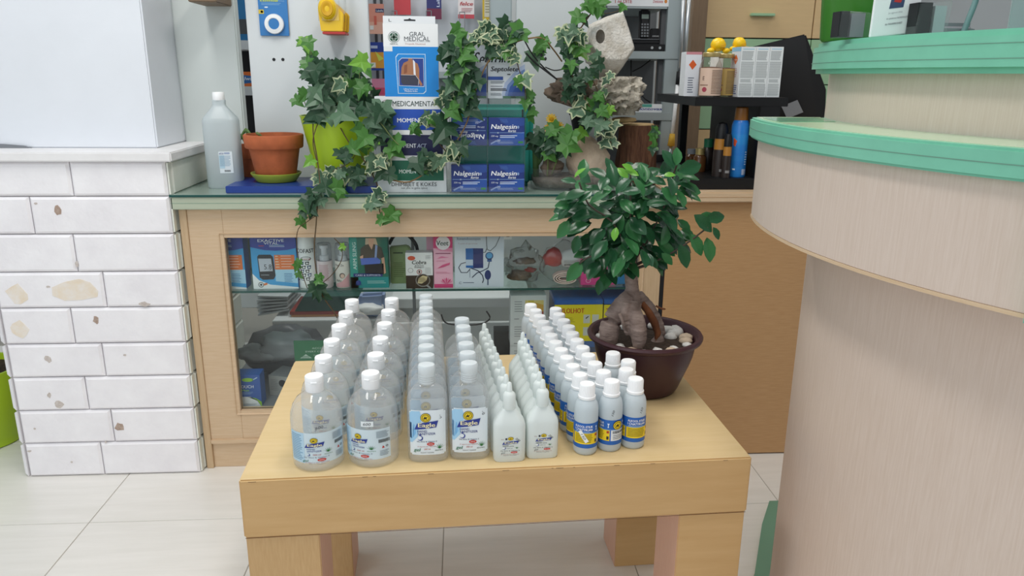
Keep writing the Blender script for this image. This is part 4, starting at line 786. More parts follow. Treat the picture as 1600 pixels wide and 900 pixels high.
def ds(p): p.rect(0, 0, 80, 400, 'e4e9ee'); p.L = 1; p.rect(0, 0, 80, 34, '8fc4e2'); p.poly([(40, 58), (60, 98), (40, 140), (20, 98)], 'e2702a'); p.L = 2; p.text('solgar', 12, 68, 104, 10, 'f4f0ea', .02); p.rows(14, 66, 170, 250, 5, 'c99aa2', .35); p.rect(14, 262, 40, 296, '4aa3c8'); p.rows(10, 70, 305, 385, 5, '4b6aa8', .4)
vbox('white vitamin carton with an orange diamond, first of the three beside the jars', 1152, 1175, 73, 2.07, .07, dt, ds); vbox('white vitamin carton standing in the middle of the three', 1175.5, 1196, 73, 2.07, .07, dt); vbox('white vitamin carton at the right end of the row', 1196.5, 1217, 73, 2.07, .07, dt)
def dr_(p): p.rect(0, 0, 100, 400, 'e0e4ea'); p.L = 1; p.rect(0, 0, 100, 24, 'c98a92'); p.poly([(45, 70), (70, 115), (45, 160), (20, 115)], 'd8602a'); p.rows(20, 60, 230, 380, 7, '6a7284', .4)
vbox('white vitamin carton with a pinkish top, left of the jars', 1068, 1092, 81, 2.13, .05, dr_)
mat('label_cream', 'c8b095', .5); mat('pills', '7a4a26', .5, var=.3, vscale=200); mat('lid_gold', 'b8a46c', .3, metal=.5); clear('jar_glass', (.86, .84, .8), .05, 1)
def jar(label, x, r_, y0, Y, lab):
    a = at(x, 152, Y); h = at(x, y0, Y).z - SZ; t = T('vitamin_jar', label, 'jar', (a.x, Y, SZ), 0, 'glass vitamin jars'); lathe('jar_body', 'jar_glass', t, [(r_ * .95, 0), (r_, .004), (r_, h * .62), (r_ * .9, h * .74), (r_ * .72, h * .85), (r_ * .7, h * .9)], 32); lathe('jar_contents', 'pills', t, [(r_ * .9, .004), (r_ * .94, h * .66), (r_ * .3, h * .68)], 24); lathe('jar_lid', 'lid_gold', t, [(r_ * .74, h * .9), (r_ * .76, h * .91), (r_ * .76, h * .985), (r_ * .7, h), (.002, h)], 28)
    w = 2.6 * r_; p = Print(0, 100, 0, 100, w, h * .62); p.rect(0, 0, 100, 100, lab, 14); p.L = 1; p.text('E', 14, 20, 44, 14, '4a2f2a', .02) if lab[0] == 'd' else None; p.rows(44, 92, 8, 96, 16, '6b5540', .45, .05); p.ell(22, 78, 8, 9, 'a13a4c'); p.rows(4, 36, 60, 66, 1, '8a6a58', .6); p.build('jar_label', t, bent(r_, h * .03, w))
jar('amber glass vitamin jar with a pale pink label', 1107, .031, 82, 2.085, 'd3b6a2'); jar('amber glass vitamin jar with a yellowish label, behind the other jar', 1130, .028, 84, 2.125, 'b99a55')
def duck(label, x, y, Y, s):
    a = at(x, y, Y); zs = SZ; t = T('yellow_cap_bottle', label, 'bottle', (a.x, Y, zs), 0, 'bottles with yellow animal caps'); hz = a.z - zs
    lathe('bottle_body', 'white_gloss', t, [(.018, 0), (.019, .003), (.018, hz - .03), (.01, hz - .02)], 18); o = rock('animal_cap', 'yellow_plastic', t, (0, 0, hz), (.021 * s, .02, .019 * s), 3 + int(x), rough=.05, sub=3, fine=0)
    for sx in (-1, 1): rock('cap_foot', 'yellow_plastic', t, (sx * .022 * s, -.008, hz - .016 * s), (.011 * s, .012, .008 * s), 5, rough=.04, sub=2, fine=0)
    bx('mouth', 'amber_plastic', t, .0, .016 * s, -.0195, -.012, hz - .009, hz + .001, .002)
duck('bottle with a round yellow animal cap above the jars', 1122, 70, 2.19, 1); duck('bottle with a yellow animal cap behind the vitamin cartons', 1155, 68, 2.2, .9)
# inside the stand
mat('spray_blue', '2f8fd0', .3, col2='1f5fc4', vscale=2, stretch=(.1, .1, 7)); mat('cap_brown', '8a5a26', .35); mat('bottle_dark', '2b2320', .35); mat('tan_gold', 'a8742c', .4); IZ = .8003 + .0313
def spray(label, x, Y, r_, y0, prof, name='spray_can'):
    a = at(x, 280, Y); h = at(x, y0, Y).z - IZ; t = T(name, label, 'spray', (a.x, Y, IZ)); return t, h
t, h = spray('tall blue spray can with a brown cap inside the black stand', 1150, 2.085, .027, 167, None); r_ = .0235
lathe('can_body', 'spray_blue', t, [(r_ * .95, 0), (r_, .003), (r_, h * .74), (r_ * .9, h * .79), (r_ * .75, h * .82)], 28); lathe('cap', 'cap_brown', t, [(r_ * .78, h * .815), (r_ * .8, h * .825), (r_ * .72, h * .985), (r_ * .6, h)], 24)
p = Print(0, 100, 0, 100, .05, h * .7); p.rect(6, 85, 22, 88, 'dfeaf6'); p.bars(60, 86, 86, 98, 'e8edf2', 10); p.poly([(2, 22), (22, 28), (14, 40), (2, 36)], 'd85a34'); p.rows(72, 90, 50, 80, 6, 'b9d4ee', .4); p.build('printed_label', t, bent(r_, .004, .05))
for lab, x, y0, r_ in (('dark sun spray bottle with a rounded black top, beside the blue can', 1122, 191, .0195), ('slim dark bottle with a gold neck, between the sprays', 1133, 208, .012)):
    t, h = spray(lab, x, 2.10 if r_ > .015 else 2.062, r_, y0, None, 'sun_spray'); lathe('bottle_body', 'bottle_dark', t, [(r_, 0), (r_, h * .45), (r_ * .95, h * .5)], 22); lathe('gold_band', 'tan_gold', t, [(r_ * .95, h * .5), (r_ * .9, h * .7)], 22); lathe('cap', 'black', t, [(r_ * .92, h * .7), (r_ * .9, h * .88), (r_ * .6, h * .98), (.002, h)], 22); p = Print(0, 10, 0, 10, .02, .012); p.rect(2, 3, 8, 9, '8a8a8a'); p.build('small_label', t, bent(r_, .012, .02))
mat('green_cap', '1f6b4a', .4); mat('amber_glass', '5a3a20', .2)
for lab, x, Y, y0, m1, m2 in (('small bottle with a dark green cap inside the black stand', 1103, 2.25, 216, 'bottle_dark', 'green_cap'), ('small amber jar with a metal lid inside the black stand', 1091, 2.2, 231, 'amber_glass', 'lid_gold'), ('small dark jar behind the bonsai leaves in the black stand', 1078, 2.3, 232, 'amber_glass', 'mid_grey')):
    t, h = spray(lab, x, Y, .02, y0, None, 'small_bottle'); lathe('bottle_body', m1, t, [(.018, 0), (.019, .004), (.019, h * .6), (.013, h * .72)], 20); lathe('cap', m2, t, [(.0135, h * .72), (.014, h * .98), (.002, h)], 18)

# computer monitor seen from behind
t = T('computer_monitor', 'black computer monitor seen from behind, tilted, beside the curved counter', 'monitor', (at(1240, 290, 2.5).x, 2.5, .8003))
V_ = lambda x, y, Y: at(x, y, Y) - t.location
fr_ = [V_(1172, 74, 2.56), V_(1259, 53, 2.49), V_(1291, 140, 2.475), V_(1287, 248, 2.47), V_(1196, 250, 2.54)]
MB().loft([[tuple(v) for v in fr_], [tuple(v + Vector((.01, .035, 0))) for v in fr_]]).build('monitor_back', 'black', t, bev=.004)
bx('stand_foot', 'black_soft', t, -.07, .05, -.02, .06, 0, .014, .003); bx('stand_neck', 'black_soft', t, -.03, .01, .02, .045, .014, .16, .003)
k = [V_(1218, 166, 2.505), V_(1243, 156, 2.49), V_(1252, 175, 2.485), V_(1227, 185, 2.5)]; nrm = Vector((0, -.014, 0))
MB().loft([[tuple(v + nrm) for v in k], [tuple(v + nrm * 1.1) for v in k]]).build('white_sticker', 'mid_grey', t)

# on the upper ledge of the counter
UZ = 1.1533; milky('green_tub', '4c9136', .3, .25)
gx = (at(1283, 45, 1.19).x + at(1402, 45, 1.19).x) / 2; gr = (at(1402, 45, 1.19).x - at(1283, 45, 1.19).x) / 2
t = T('green_tub', 'tall bright green tub with a dark rim at the back of the upper ledge', 'tub', (gx, 1.19, UZ + .0003))
MB().lathe([(gr * .86, .0), (gr * .92, .004), (gr, .088)], 40, cap1=False).build('tub_body', 'green_tub', t, smooth='auto'); MB().lathe([(gr * 1.03, .084), (gr * 1.05, .11), (gr * .95, .11)], 40).build('dark_rim', 'black_soft', t, smooth='auto')
def on_ledge(x, y): return atz(x, y, UZ)
def slab_thing(name, label, cat, pts, Y, dep, m):
    V = [at(x, y, Y) for x, y in pts]; z0 = min(v.z for v in V); cx_ = sum(v.x for v in V) / len(V); t = T(name, label, cat, (cx_, Y, UZ + .0003)); MB().slab([(v.x - cx_, v.z - z0) for v in V], 0, dep).build(name + '_body', m, t, bev=.001); return t, cx_, z0
t, cx_, z0 = slab_thing('card_holder', 'small clear card holder with dark contents on the upper ledge', 'holder', [(1310, 70), (1316, 27), (1360, 30), (1356, 68)], 1.085, .028, 'blister'); MB().box(-.022, -.008, .004, .026, .002, .036).build('dark_insert', 'black_soft', t); MB().box(-.004, .016, .006, .024, .002, .034).build('pale_insert', 'mid_grey', t)
t, cx_, z0 = slab_thing('leaflet', 'white leaflet with a small colour picture propped on the upper ledge', 'leaflet', [(1358, 64), (1370, -20), (1445, -32), (1432, 56)], 1.06, .004, 'white')
ww = .07; p = Print(1358, 1445, -20, 64, (at(1445, 20, 1.06) - at(1358, 20, 1.06)).x, (at(1400, -20, 1.06) - at(1400, 64, 1.06)).z); p.poly([(1388, 19), (1391, -5), (1412, -8), (1410, 16)], '3c4a6c'); p.L = 1; p.poly([(1394, 8), (1400, -5), (1408, 0), (1405, 9)], 'c0302c'); p.text('Ju sugjeroni USUL', 1388, 1410, 27, 2.6, '9a9aa2', 0, .05, -.13); p.text('të qëndroni NORMALES', 1386, 1419, 36, 2.6, '7a7a84', .01, .05, -.13); p.text('do NGARKOHET', 1385, 1412, 45, 3, '5a5a66', .02, .05, -.13)
p.build('printed_front', t, flat(at(1358, 20, 1.06).x - cx_, 0, at(1400, 64, 1.06).z - z0))
t, cx_, z0 = slab_thing('card_holder', 'black and clear card holder right of the leaflet on the upper ledge', 'holder', [(1430, 56), (1441, 3), (1490, -2), (1480, 48)], 1.03, .028, 'blister'); MB().box(-.022, -.002, .004, .026, .002, .044).build('dark_insert', 'black_soft', t); MB().box(.002, .018, .004, .026, .002, .04).build('silver_insert', 'metal_grey', t)
t = T('grey_device', 'grey rounded device with a cable behind the holder on the ledge', 'device', (at(1495, 40, 1.12).x, 1.13, UZ + .0003)); MB().box(-.03, .04, 0, .04, 0, .026).build('device_body', 'mid_grey', t, bev=.008, seg=3); mat('cable_grey', '5f7f80', .5)
tube('thick_cable', 'cable_grey', t, smooth_path([(.012, -.006, .004), (.02, -.004, .03), (.03, .0, .062), (.034, .004, .1)], 4), .0042, 8)
t = T('paper_stack', 'pale sheet of paper lying at the right end of the upper ledge', 'paper', (at(1560, 40, 1.0).x + .12, 1.12, UZ + .0003)); bx('sheet', 'metal_grey', t, -.02, .2, 0, .004, 0, .12, .001)
# ------------------------------------------------------------------ inside the display cabinet: upper glass shelf
GZ = .5238; SY = 2.062
mat('blue_card', '2a62b0', .4); mat('teal_card', '1f7d74', .4); mat('pink_card', 'd65a90', .4); mat('pink_pale', 'e9b3c8', .45)
def shelf(name, label, x0, x1, y0, dep, m, draw, fr, cat='box', Y=SY, z=GZ, rz=0, group=None):
    a, b = at(x0, 456, Y).x, at(x1, 456, Y).x; w = b - a; h = at((x0 + x1) / 2, y0, Y).z - z
    t = T(name, label, cat, ((a + b) / 2, Y, z), rz, group); bx('box_body', m, t, -w / 2, w / 2, 0, dep, 0, h, .0008)
    if draw: p = Print(*fr, w, h); draw(p); p.build('printed_front', t, flat(-w / 2, 0, 0))
    return t, w, h
def exact(p):
    p.rect(275, 100, 680, 568, '3fa0dc'); p.L = 1; p.poly([(275, 100), (680, 100), (680, 205), (600, 222), (500, 228), (400, 222), (275, 195)], '2e3f9c'); p.rect(480, 265, 662, 395, 'e2773a'); p.poly([(275, 430), (330, 490), (430, 530), (680, 555), (680, 568), (275, 568)], 'eef3f6'); p.poly([(480, 395), (680, 395), (680, 520), (480, 500)], 'a8d4ee'); p.L = 2
    p.text('EXACTIVE', 345, 578, 150, 24, 'f0f4fa', .02); p.text('VITAL', 398, 528, 172, 20, 'f0f4fa', .02); p.rect(350, 182, 398, 187, 'd8483c'); p.rows(445, 580, 178, 200, 2, 'c3d3ec', .4, .05); p.rect(480, 176, 578, 180, '63b7e4')
    p.poly([(330, 280), (345, 262), (450, 262), (470, 280), (482, 450), (462, 482), (365, 486), (338, 465)], '26282d'); p.L = 3; p.poly([(338, 296), (452, 296), (460, 408), (345, 412)], 'b9c0cc'); p.text('5.8', 385, 452, 392, 44, '1c1f26', .012); p.rect(425, 398, 452, 401, '1c1f26'); p.rows(350, 430, 440, 448, 1, '9aa0a8', .7)
    p.rows(540, 650, 272, 392, 5, 'fbe9dc', .16, .3); p.rows(490, 525, 272, 392, 5, 'e9c7a8', .4, .3); p.rows(560, 655, 430, 515, 6, '3a78b0', .3, .35); p.ring(345, 530, 24, 24, 5, '2b2f36'); p.ell(345, 530, 10, 10, '2b2f36'); p.poly([(370, 520), (402, 512), (402, 530), (370, 538)], 'e2773a')
FE = (275, 680, 100, 568)
shelf('glucose_meter_box', 'blue EXACTIVE VITAL glucose meter box cut off by the cabinet frame', 316, 386, 369, .05, 'blue_card', exact, FE, group='glucose meter boxes')
shelf('glucose_meter_box', 'blue EXACTIVE VITAL glucose meter box fully in view on the shelf', 397, 467, 369, .05, 'blue_card', exact, FE, group='glucose meter boxes')
def shelf_at(x, Y, y=456): return at(x, y, Y).x
Y = 2.085; t = T('spray_bottle', 'tall white ECOFAST spray can between glucose box and pump bottles', 'bottle', (shelf_at(483, Y), Y, GZ)); r_ = .0265
lathe('can_body', 'white_gloss', t, [(r_ * .92, 0), (r_, .004), (r_, .122), (r_ * .93, .126), (r_ * .93, .15)], 30); p = Print(690, 840, 200, 560, .062, .118); p.text('ECOFAST', 690, 828, 262, 34, '22252c', .03); p.ring(770, 312, 36, 18, 4, '22252c'); p.L = 1; p.text('perg', 745, 800, 320, 16, 'a23a3a', .01)
for k in range(5):
    for j in range(3): p.L = 1; p.poly([(695 + j * 34 + k % 2 * 12, 340 + k * 34), (722 + j * 34 + k % 2 * 12, 336 + k * 34), (718 + j * 34 + k % 2 * 12, 366 + k * 34), (698 + j * 34 + k % 2 * 12, 364 + k * 34)], '2a4878' if (k + j) % 2 else '2b2f36'); p.L = 2; p.ell(709 + j * 34 + k % 2 * 12, 352 + k * 34, 8, 8, 'eef0f2', 8)
p.build('printed_label', t, bent(r_, .004, .062))
clear('pump_cover', (.86, .87, .9), .12, 1); mat('lotion', 'e4d6da', .4); mat('lotion_b', 'e6e2da', .4)
for lab, x, m_, sty in (('pink-labelled pump bottle under a clear cap, nearer the white spray can', 510, 'lotion', 0), ('cream pump bottle with a baby picture, beside the arm sling box', 538, 'lotion_b', 1)):
    t = T('pump_bottle', lab, 'bottle', (shelf_at(x, 2.08), 2.08, GZ), 0, 'pump bottles on the glass shelf'); r_ = .0215; lathe('bottle_body', m_, t, [(r_ * .92, 0), (r_, .003), (r_, .074), (r_ * .97, .0765)], 28); lathe('pump', 'white_gloss', t, [(.013, .077), (.013, .09), (.008, .092), (.008, .11), (.012, .111), (.012, .119), (.003, .12)], 20); lathe('clear_cap', 'pump_cover', t, [(r_ * .98, .077), (r_ * .97, .115), (r_ * .85, .124), (.004, .127)], 26)
    p = Print(840, 970, 310, 560, .042, .07); p.rows(860, 950, 330, 500, 14, 'c79aa4', .4, .1) if not sty else None
    if sty: p.poly([(840, 560), (840, 530), (900, 500), (970, 420), (970, 560)], 'e0a8ae'); p.L = 1; p.text('Pure Zn', 845, 920, 345, 22, '3a3a40', .02); p.ell(905, 440, 24, 28, '6a5c54'); p.L = 2; p.ell(908, 444, 17, 21, 'e2c2b0'); p.text('Baby', 850, 900, 500, 18, '4a4a50', .02, .2)
    p.build('printed_label', t, bent(r_, .003, .042))
def sling(p):
    p.rect(1100, 118, 1420, 562, '1f6b5a'); p.L = 1; p.rect(1100, 118, 1165, 562, '2f9c90'); p.rect(1100, 465, 1420, 562, '1f8f90'); p.L = 2
    p.text('ARM SLING', 1157, 1395, 398, 30, 'cfe8e4', .03, 0, -1.5708); p.poly([(1190, 300), (1195, 215), (1230, 185), (1265, 175), (1320, 178), (1370, 205), (1388, 280), (1385, 300), (1220, 300)], '3d3833'); p.poly([(1240, 124), (1325, 124), (1340, 185), (1318, 180), (1290, 165), (1262, 180), (1235, 180)], 'cdb59a'); p.L = 3; p.poly([(1262, 124), (1310, 124), (1308, 165), (1288, 225), (1265, 180)], 'd9ab92'); p.poly([(1320, 180), (1338, 190), (1325, 300), (1308, 298)], '8fa6d8'); p.poly([(1190, 300), (1330, 292), (1360, 320), (1350, 350), (1195, 358)], '4a6ccc'); p.poly([(1185, 285), (1215, 270), (1212, 300), (1190, 300)], 'd9ab92'); p.poly([(1220, 355), (1382, 345), (1382, 440), (1225, 435)], '26242c'); p.poly([(1365, 300), (1390, 290), (1400, 430), (1380, 440)], 'c99c84'); p.rect(1125, 432, 1370, 462, '2c3a80'); p.L = 4; p.text('CARE & SUPPORTS', 1142, 1352, 456, 15, 'e4e8f2', .01)
    p.ell(1165, 515, 22, 22, '24408f'); p.text('DrMed', 1140, 1192, 538, 12, '24408f', .03); p.rows(1240, 1400, 500, 530, 2, 'b9dedd', .3)
shelf('arm_sling_carton', 'green ARM SLING carton with a patient photo on the glass shelf', 549, 608, 371, .045, 'teal_card', sling, (1100, 1420, 118, 562))
mat('pouch_green', '7d9160', .5, col2='94a874', vscale=14); t = T('green_pouch', 'pale green pouch with a black strap behind the anti-lice shampoo', 'pouch', (shelf_at(626, 2.1), 2.1, GZ)); a = shelf_at(640, 2.1) - shelf_at(610, 2.1)
MB().slab([(-a / 2, 0), (a / 2 + .004, .001), (a / 2 + .006, .1), (a / 2 - .004, .112), (-a / 2, .108)], 0, .018).build('pouch_body', 'pouch_green', t, bev=.003); p = Print(0, 100, 0, 100, a * .9, .1); p.rect(15, 10, 70, 14, '3a4a2c'); p.rows(15, 80, 40, 85, 8, '65784a', .4); p.build('printed_front', t, flat(-a * .45, -.0005, .003)); tube('strap', 'black', t, smooth_path([(-.03, .02, .112), (-.012, .02, .138), (.02, .02, .14), (.045, .02, .112), (.05, .02, .085)], 4), .005, 8)
def cobra(p):
    p.rect(178, 240, 405, 565, 'e9e9ea'); p.L = 1; p.rect(178, 445, 405, 565, '33261f'); p.ell(228, 288, 32, 20, 'd8583a'); p.L = 2; p.ell(320, 490, 62, 60, '8f8a86'); p.L = 3; p.ell(320, 488, 54, 52, '3a2c24'); p.L = 4; p.poly([(275, 515), (285, 470), (320, 445), (360, 455), (350, 490), (310, 520)], 'd8c69a'); p.rows(285, 350, 465, 510, 4, '8a7448', .4); p.poly([(345, 540), (360, 530), (390, 560), (375, 565)], '9a9a9c'); p.L = 2
    p.text('Cobra', 232, 350, 342, 34, '2a2a2c', .03, .2); p.text('Anti-Lice', 255, 330, 361, 12, '3a3a3c', .02); p.text('Shampoo', 252, 332, 376, 12, '3a3a3c', .02); p.ring(218, 398, 22, 22, 3, '8a8a8c'); p.ring(292, 412, 22, 22, 5, 'b23a30'); p.ell(292, 412, 8, 12, '4a2a26'); p.rows(345, 395, 265, 300, 4, '9a9a9c', .3); p.rows(340, 395, 375, 435, 6, 'b4b4b6', .3)
shelf('anti_lice_box', 'white and brown COBRA anti-lice shampoo box with a magnified louse', 635, 677, 395, .035, 'cardboard_white', cobra, (178, 405, 240, 565), Y=2.05)
def veet(p):
    p.rect(412, 100, 578, 565, 'f0b6cc'); p.L = 1; p.rect(412, 100, 578, 205, 'd8447c'); p.rect(412, 530, 578, 565, 'd8447c'); p.poly([(412, 205), (578, 205), (578, 240), (470, 230)], 'e88fb0'); p.L = 2; p.ell(496, 160, 62, 62, 'f6eef2'); p.L = 3; p.text('Veet', 440, 542, 182, 44, '2a4a44', .035, .1); p.rows(430, 560, 250, 262, 1, '9a4a6c', .6, 0); p.poly([(440, 300), (480, 278), (545, 290), (480, 295)], 'e27fa4'); p.rows(435, 540, 315, 335, 1, 'e8a0bc', .5); p.poly([(440, 390), (490, 355), (555, 335), (550, 355), (500, 375)], 'd85a88'); p.rows(432, 560, 420, 440, 2, 'd87a9c', .3)
    for k in range(7): a_ = -2.6 + k * .35; p.poly([(520, 535), (520 + 46 * math.cos(a_ - .14), 530 + 46 * math.sin(a_ - .14)), (520 + 60 * math.cos(a_), 530 + 60 * math.sin(a_)), (520 + 46 * math.cos(a_ + .14), 530 + 46 * math.sin(a_ + .14))], 'd8447c' if k % 2 else 'e88fb0')
shelf('hair_removal_box', 'tall pink and white VEET hair removal cream box', 678.5, 708, 369, .03, 'pink_pale', veet, (412, 578, 100, 565), Y=2.055); shelf('hair_removal_box', 'pink box half hidden behind the VEET box', 668, 690, 366, .025, 'pink_pale', None, None, Y=2.098)
def sphyg(p):
    p.rect(588, 60, 992, 558, 'd9e2ee'); p.L = 1; p.text('aneroide con', 610, 776, 108, 24, '4a6a8c', .01); p.text('fonendoscopio', 608, 800, 138, 24, '4a6a8c', .01); p.text('5 anni di garanzia', 618, 776, 174, 12, 'b79aa4', 0)
    p.poly([(678, 212), (740, 210), (740, 388), (680, 382)], '2f6cb4'); p.poly([(740, 210), (822, 212), (822, 386), (740, 388)], '2b3a78'); p.L = 2; p.rect(680, 310, 738, 362, 'c3d4ea'); p.line([(848, 98), (850, 180), (855, 220), (880, 235), (925, 190), (962, 100)], 5, '5a6068'); p.line([(850, 215), (840, 245), (822, 248)], 5, '3a4048'); p.ell(872, 278, 33, 34, '2b4f86'); p.L = 3; p.ell(872, 276, 25, 26, '58a4d8'); p.L = 2; p.rect(855, 305, 892, 330, '2f5c9c'); p.line([(872, 330), (862, 385), (820, 410), (770, 430), (730, 470)], 8, '3a4a68'); p.line([(720, 385), (780, 410), (815, 450), (825, 490), (815, 520)], 8, '2a3654'); p.line([(680, 335), (640, 345), (620, 380), (640, 425), (690, 425), (715, 390)], 6, '2a3654'); p.line([(712, 395), (712, 470)], 5, '8a96aa'); p.ell(860, 448, 26, 44, '2a3c74'); p.rect(855, 490, 866, 540, '5a6a88'); p.text('C', 622, 642, 528, 20, '4a5a78'); p.rows(655, 770, 513, 524, 1, '5a6a88', .5)
shelf('blood_pressure_box', 'white blood pressure monitor box with a stethoscope drawing', 711, 787, 361, .045, 'cardboard_white', sphyg, (588, 992, 60, 558), Y=2.058)
t = T('price_tag', 'small cream price tag under the cabinet top rail', 'tag', (shelf_at(793, 2.045), 2.045, at(793, 374, 2.045).z)); bx('tag_body', 'white', t, -.011, .011, 0, .001, 0, .014, 0); p = Print(0, 10, 0, 10, .02, .012); p.rows(3, 8, 3, 5, 1, '6a6a6a', .6); p.build('small_print', t, flat(-.01, 0, 0))
# clear bags with bits
mat('brown_bits', '6b5648', .8, col2='9a8270', vscale=30); mat('red_plastic', 'b8262a', .35); mat('bandage', 'e6cfc6', .9, bump=.4, bscale=200)
def crumple(name, m, parent, loc, size, seed, k=.25, sub=3):
    bm = bmesh.new(); bmesh.ops.create_icosphere(bm, subdivisions=sub, radius=1); off = Vector((seed * 2.3, seed, seed * .7))
    for v in bm.verts:
        d_ = v.co.normalized(); s_ = 1 + k * noise.noise(d_ * 2.5 + off) + k * .6 * noise.noise(d_ * 6 + off); v.co = Vector((d_.x * s_ * size[0], d_.y * s_ * size[1], max(-.85, d_.z * s_) * size[2]))
    me = bpy.data.meshes.new(name); bm.to_mesh(me); bm.free(); o = link(name, me, m, parent, True); o.location = loc; return o
t = T('plastic_bag', 'clear crumpled bag with brown bits on the glass shelf', 'bag', (shelf_at(818, 2.12), 2.12, GZ)); crumple('bag_film', 'bag_plastic', t, (0, 0, .05), (.052, .04, .055), 3, .5); crumple('bag_contents', 'brown_bits', t, (-.012, .01, .014), (.034, .03, .014), 8, .4); crumple('bag_contents', 'red_plastic', t, (.02, .012, .03), (.016, .01, .007), 5, .5); crumple('bag_contents', 'brown_bits', t, (.005, .02, .055), (.03, .012, .01), 6, .5)
t = T('bandage_bag', 'red and white bag with a folded pink elastic bandage', 'bag', (shelf_at(878, 2.09), 2.09, GZ)); crumple('red_part', 'red_plastic', t, (-.028, 0, .075), (.026, .015, .028), 12, .2); crumple('white_part', 'cardboard_white', t, (.022, .003, .073), (.032, .014, .028), 14, .2); crumple('bag_film', 'bag_plastic', t, (0, .004, .058), (.064, .026, .06), 17, .25)
p = Print(0, 100, 0, 40, .05, .018); p.rows(2, 98, 2, 22, 5, '6a6a72', .35, .3); p.L = 1; p.rect(4, 26, 90, 36, '2a2a30'); p.L = 2; p.text('Made in Turkey', 8, 86, 34, 6, 'e8e8e8', .02); p.build('printed_strip', t, flat(-.0, -.018, .055))
for k in range(3): MB().loft([[tuple(q_) for q_ in ring] for ring in [[(u, y, v) for u, v in [( .006 + (.034 - .007 * k) * math.cos(b), .019 + (.017 - .0045 * k) * math.sin(b)) for b in [2 * math.pi * j / 20 for j in range(20)]] + [(.006 + (.031 - .007 * k) * math.cos(b), .019 + (.0145 - .0045 * k) * math.sin(b)) for b in [-2 * math.pi * j / 20 for j in range(20)]]] for y in (-.018, .012)]]).build('bandage_fold', 'bandage', t)
def pinkb(p): p.rect(460, 130, 745, 530, 'e8e4e4'); p.L = 1; p.rect(460, 280, 745, 530, 'd2488c'); p.L = 2; p.text('BEAUTY', 530, 690, 190, 26, '9a9aa0', .02); p.text('hair removing', 560, 690, 302, 16, 'f6dce8', .02); p.text('cream', 570, 640, 322, 14, 'f6dce8', .02); p.rows(505, 580, 352, 412, 4, 'f0b8d2', .3); p.ring(520, 490, 20, 20, 3, 'f6dce8'); p.text('30 ml', 660, 720, 485, 12, 'fbeaf2', .03); p.rows(600, 720, 492, 502, 1, 'f0b8d2', .6, 0)
shelf('beauty_box', 'magenta and white beauty cream box behind the bonsai', 907, 961, 376, .04, 'pink_card', pinkb, (460, 745, 130, 530), Y=2.07)
shelf('beauty_box', 'narrow light blue box right of the magenta box', 962, 984, 384, .04, 'blue_pack', None, None, Y=2.075)

# ------------------------------------------------------------------ inside the display cabinet: floor level and what shows behind it
FZ = .1722
def low(name, label, x0, x1, y0, y1, Y, dep, m, draw=None, fr=None, cat='box', z=None, rz=0, group=None):
    a, b = at(x0, y1, Y).x, at(x1, y1, Y).x; w = b - a; zz = at((x0 + x1) / 2, y1, Y).z if z is None else z; h = at((x0 + x1) / 2, y0, Y).z - zz
    t = T(name, label, cat, ((a + b) / 2, Y, zz), rz, group); bx('box_body', m, t, -w / 2, w / 2, 0, dep, 0, h, .0008)
    if draw: p = Print(*fr, w, h); draw(p); p.build('printed_front', t, flat(-w / 2, 0, 0))
    return t, w, h
def touch(p): p.rect(95, 440, 345, 830, '2a56a4'); p.L = 1; p.poly([(115, 710), (230, 708), (300, 750), (335, 830), (115, 830)], 'e4e9ee'); p.poly([(200, 708), (290, 730), (345, 775), (345, 830), (335, 830), (300, 760)], '8fc43c'); p.ell(222, 500, 58, 24, '8fc43c'); p.line([(265, 505), (320, 472)], 10, 'b9cfe6'); p.text('ONE TOUCH', 20, 275, 602, 36, 'eef2f7', .02); p.text('Select Plus', 20, 228, 640, 22, '9fd04a', .04); p.rows(110, 275, 652, 688, 3, '8fb0dc', .3); p.rows(160, 310, 800, 826, 2, 'a8b2bc', .3)
low('test_strip_box', 'blue ONE TOUCH test strip box in the lower left corner behind glass', 366, 410, 586, 638, 2.06, .05, 'blue_card', touch, (60, 345, 440, 830), z=FZ)
def plug(p): p.rect(0, 0, 100, 100, 'a8a9a6'); p.L = 1; p.rows(8, 40, 20, 80, 7, '8a8b88', .3); p.ell(58, 35, 16, 18, '3a3a3c'); p.ell(66, 66, 10, 12, '3a3a3c'); p.line([(58, 50), (66, 60)], 6, '3a3a3c')
low('grey_box', 'grey box with a dark plug picture on the cabinet floor', 420, 462, 588, 628, 2.13, .08, 'mid_grey', plug, (0, 100, 0, 100), z=FZ, rz=R(-18))
t = T('grey_bag', 'crumpled grey plastic bag on the cabinet floor', 'bag', (at(450, 575, 2.3).x, 2.3, FZ)); mat('grey_film', '74777c', .35); mat('pale_film', 'a4a8ac', .3); crumple('bag_film', 'grey_film', t, (.0, 0, .078), (.13, .06, .085), 22, .3); crumple('bag_fold', 'pale_film', t, (.02, -.06, .115), (.09, .03, .05), 27, .45); crumple('bag_handle', 'pale_film', t, (-.07, -.045, .09), (.075, .04, .03), 29, .4)
mat('leaflet_green', '2f7a52', .5)
def lf(p): p.rect(640, 430, 900, 610, '2f7a52'); p.L = 1; p.text('ACCOMPANY', 790, 990, 502, 14, 'cfe2d6', .01); p.text('EVERY CONSUMER', 735, 1000, 530, 14, 'cfe2d6', .01); p.poly([(685, 580), (735, 545), (785, 580)], 'cfe2d6'); p.L = 2; p.rows(700, 770, 560, 580, 3, '2f7a52', .4, .1); p.L = 1; p.text('PAPER', 800, 850, 562, 12, 'cfe2d6', .01); p.rect(640, 606, 1000, 620, '9cc4d8')
low('green_leaflet', 'green leaflet with pale capitals leaning in front of the grey bag', 461, 530, 532, 566, 2.16, .003, 'leaflet_green', lf, (640, 1010, 430, 615), cat='leaflet', z=at(480, 566, 2.16).z)
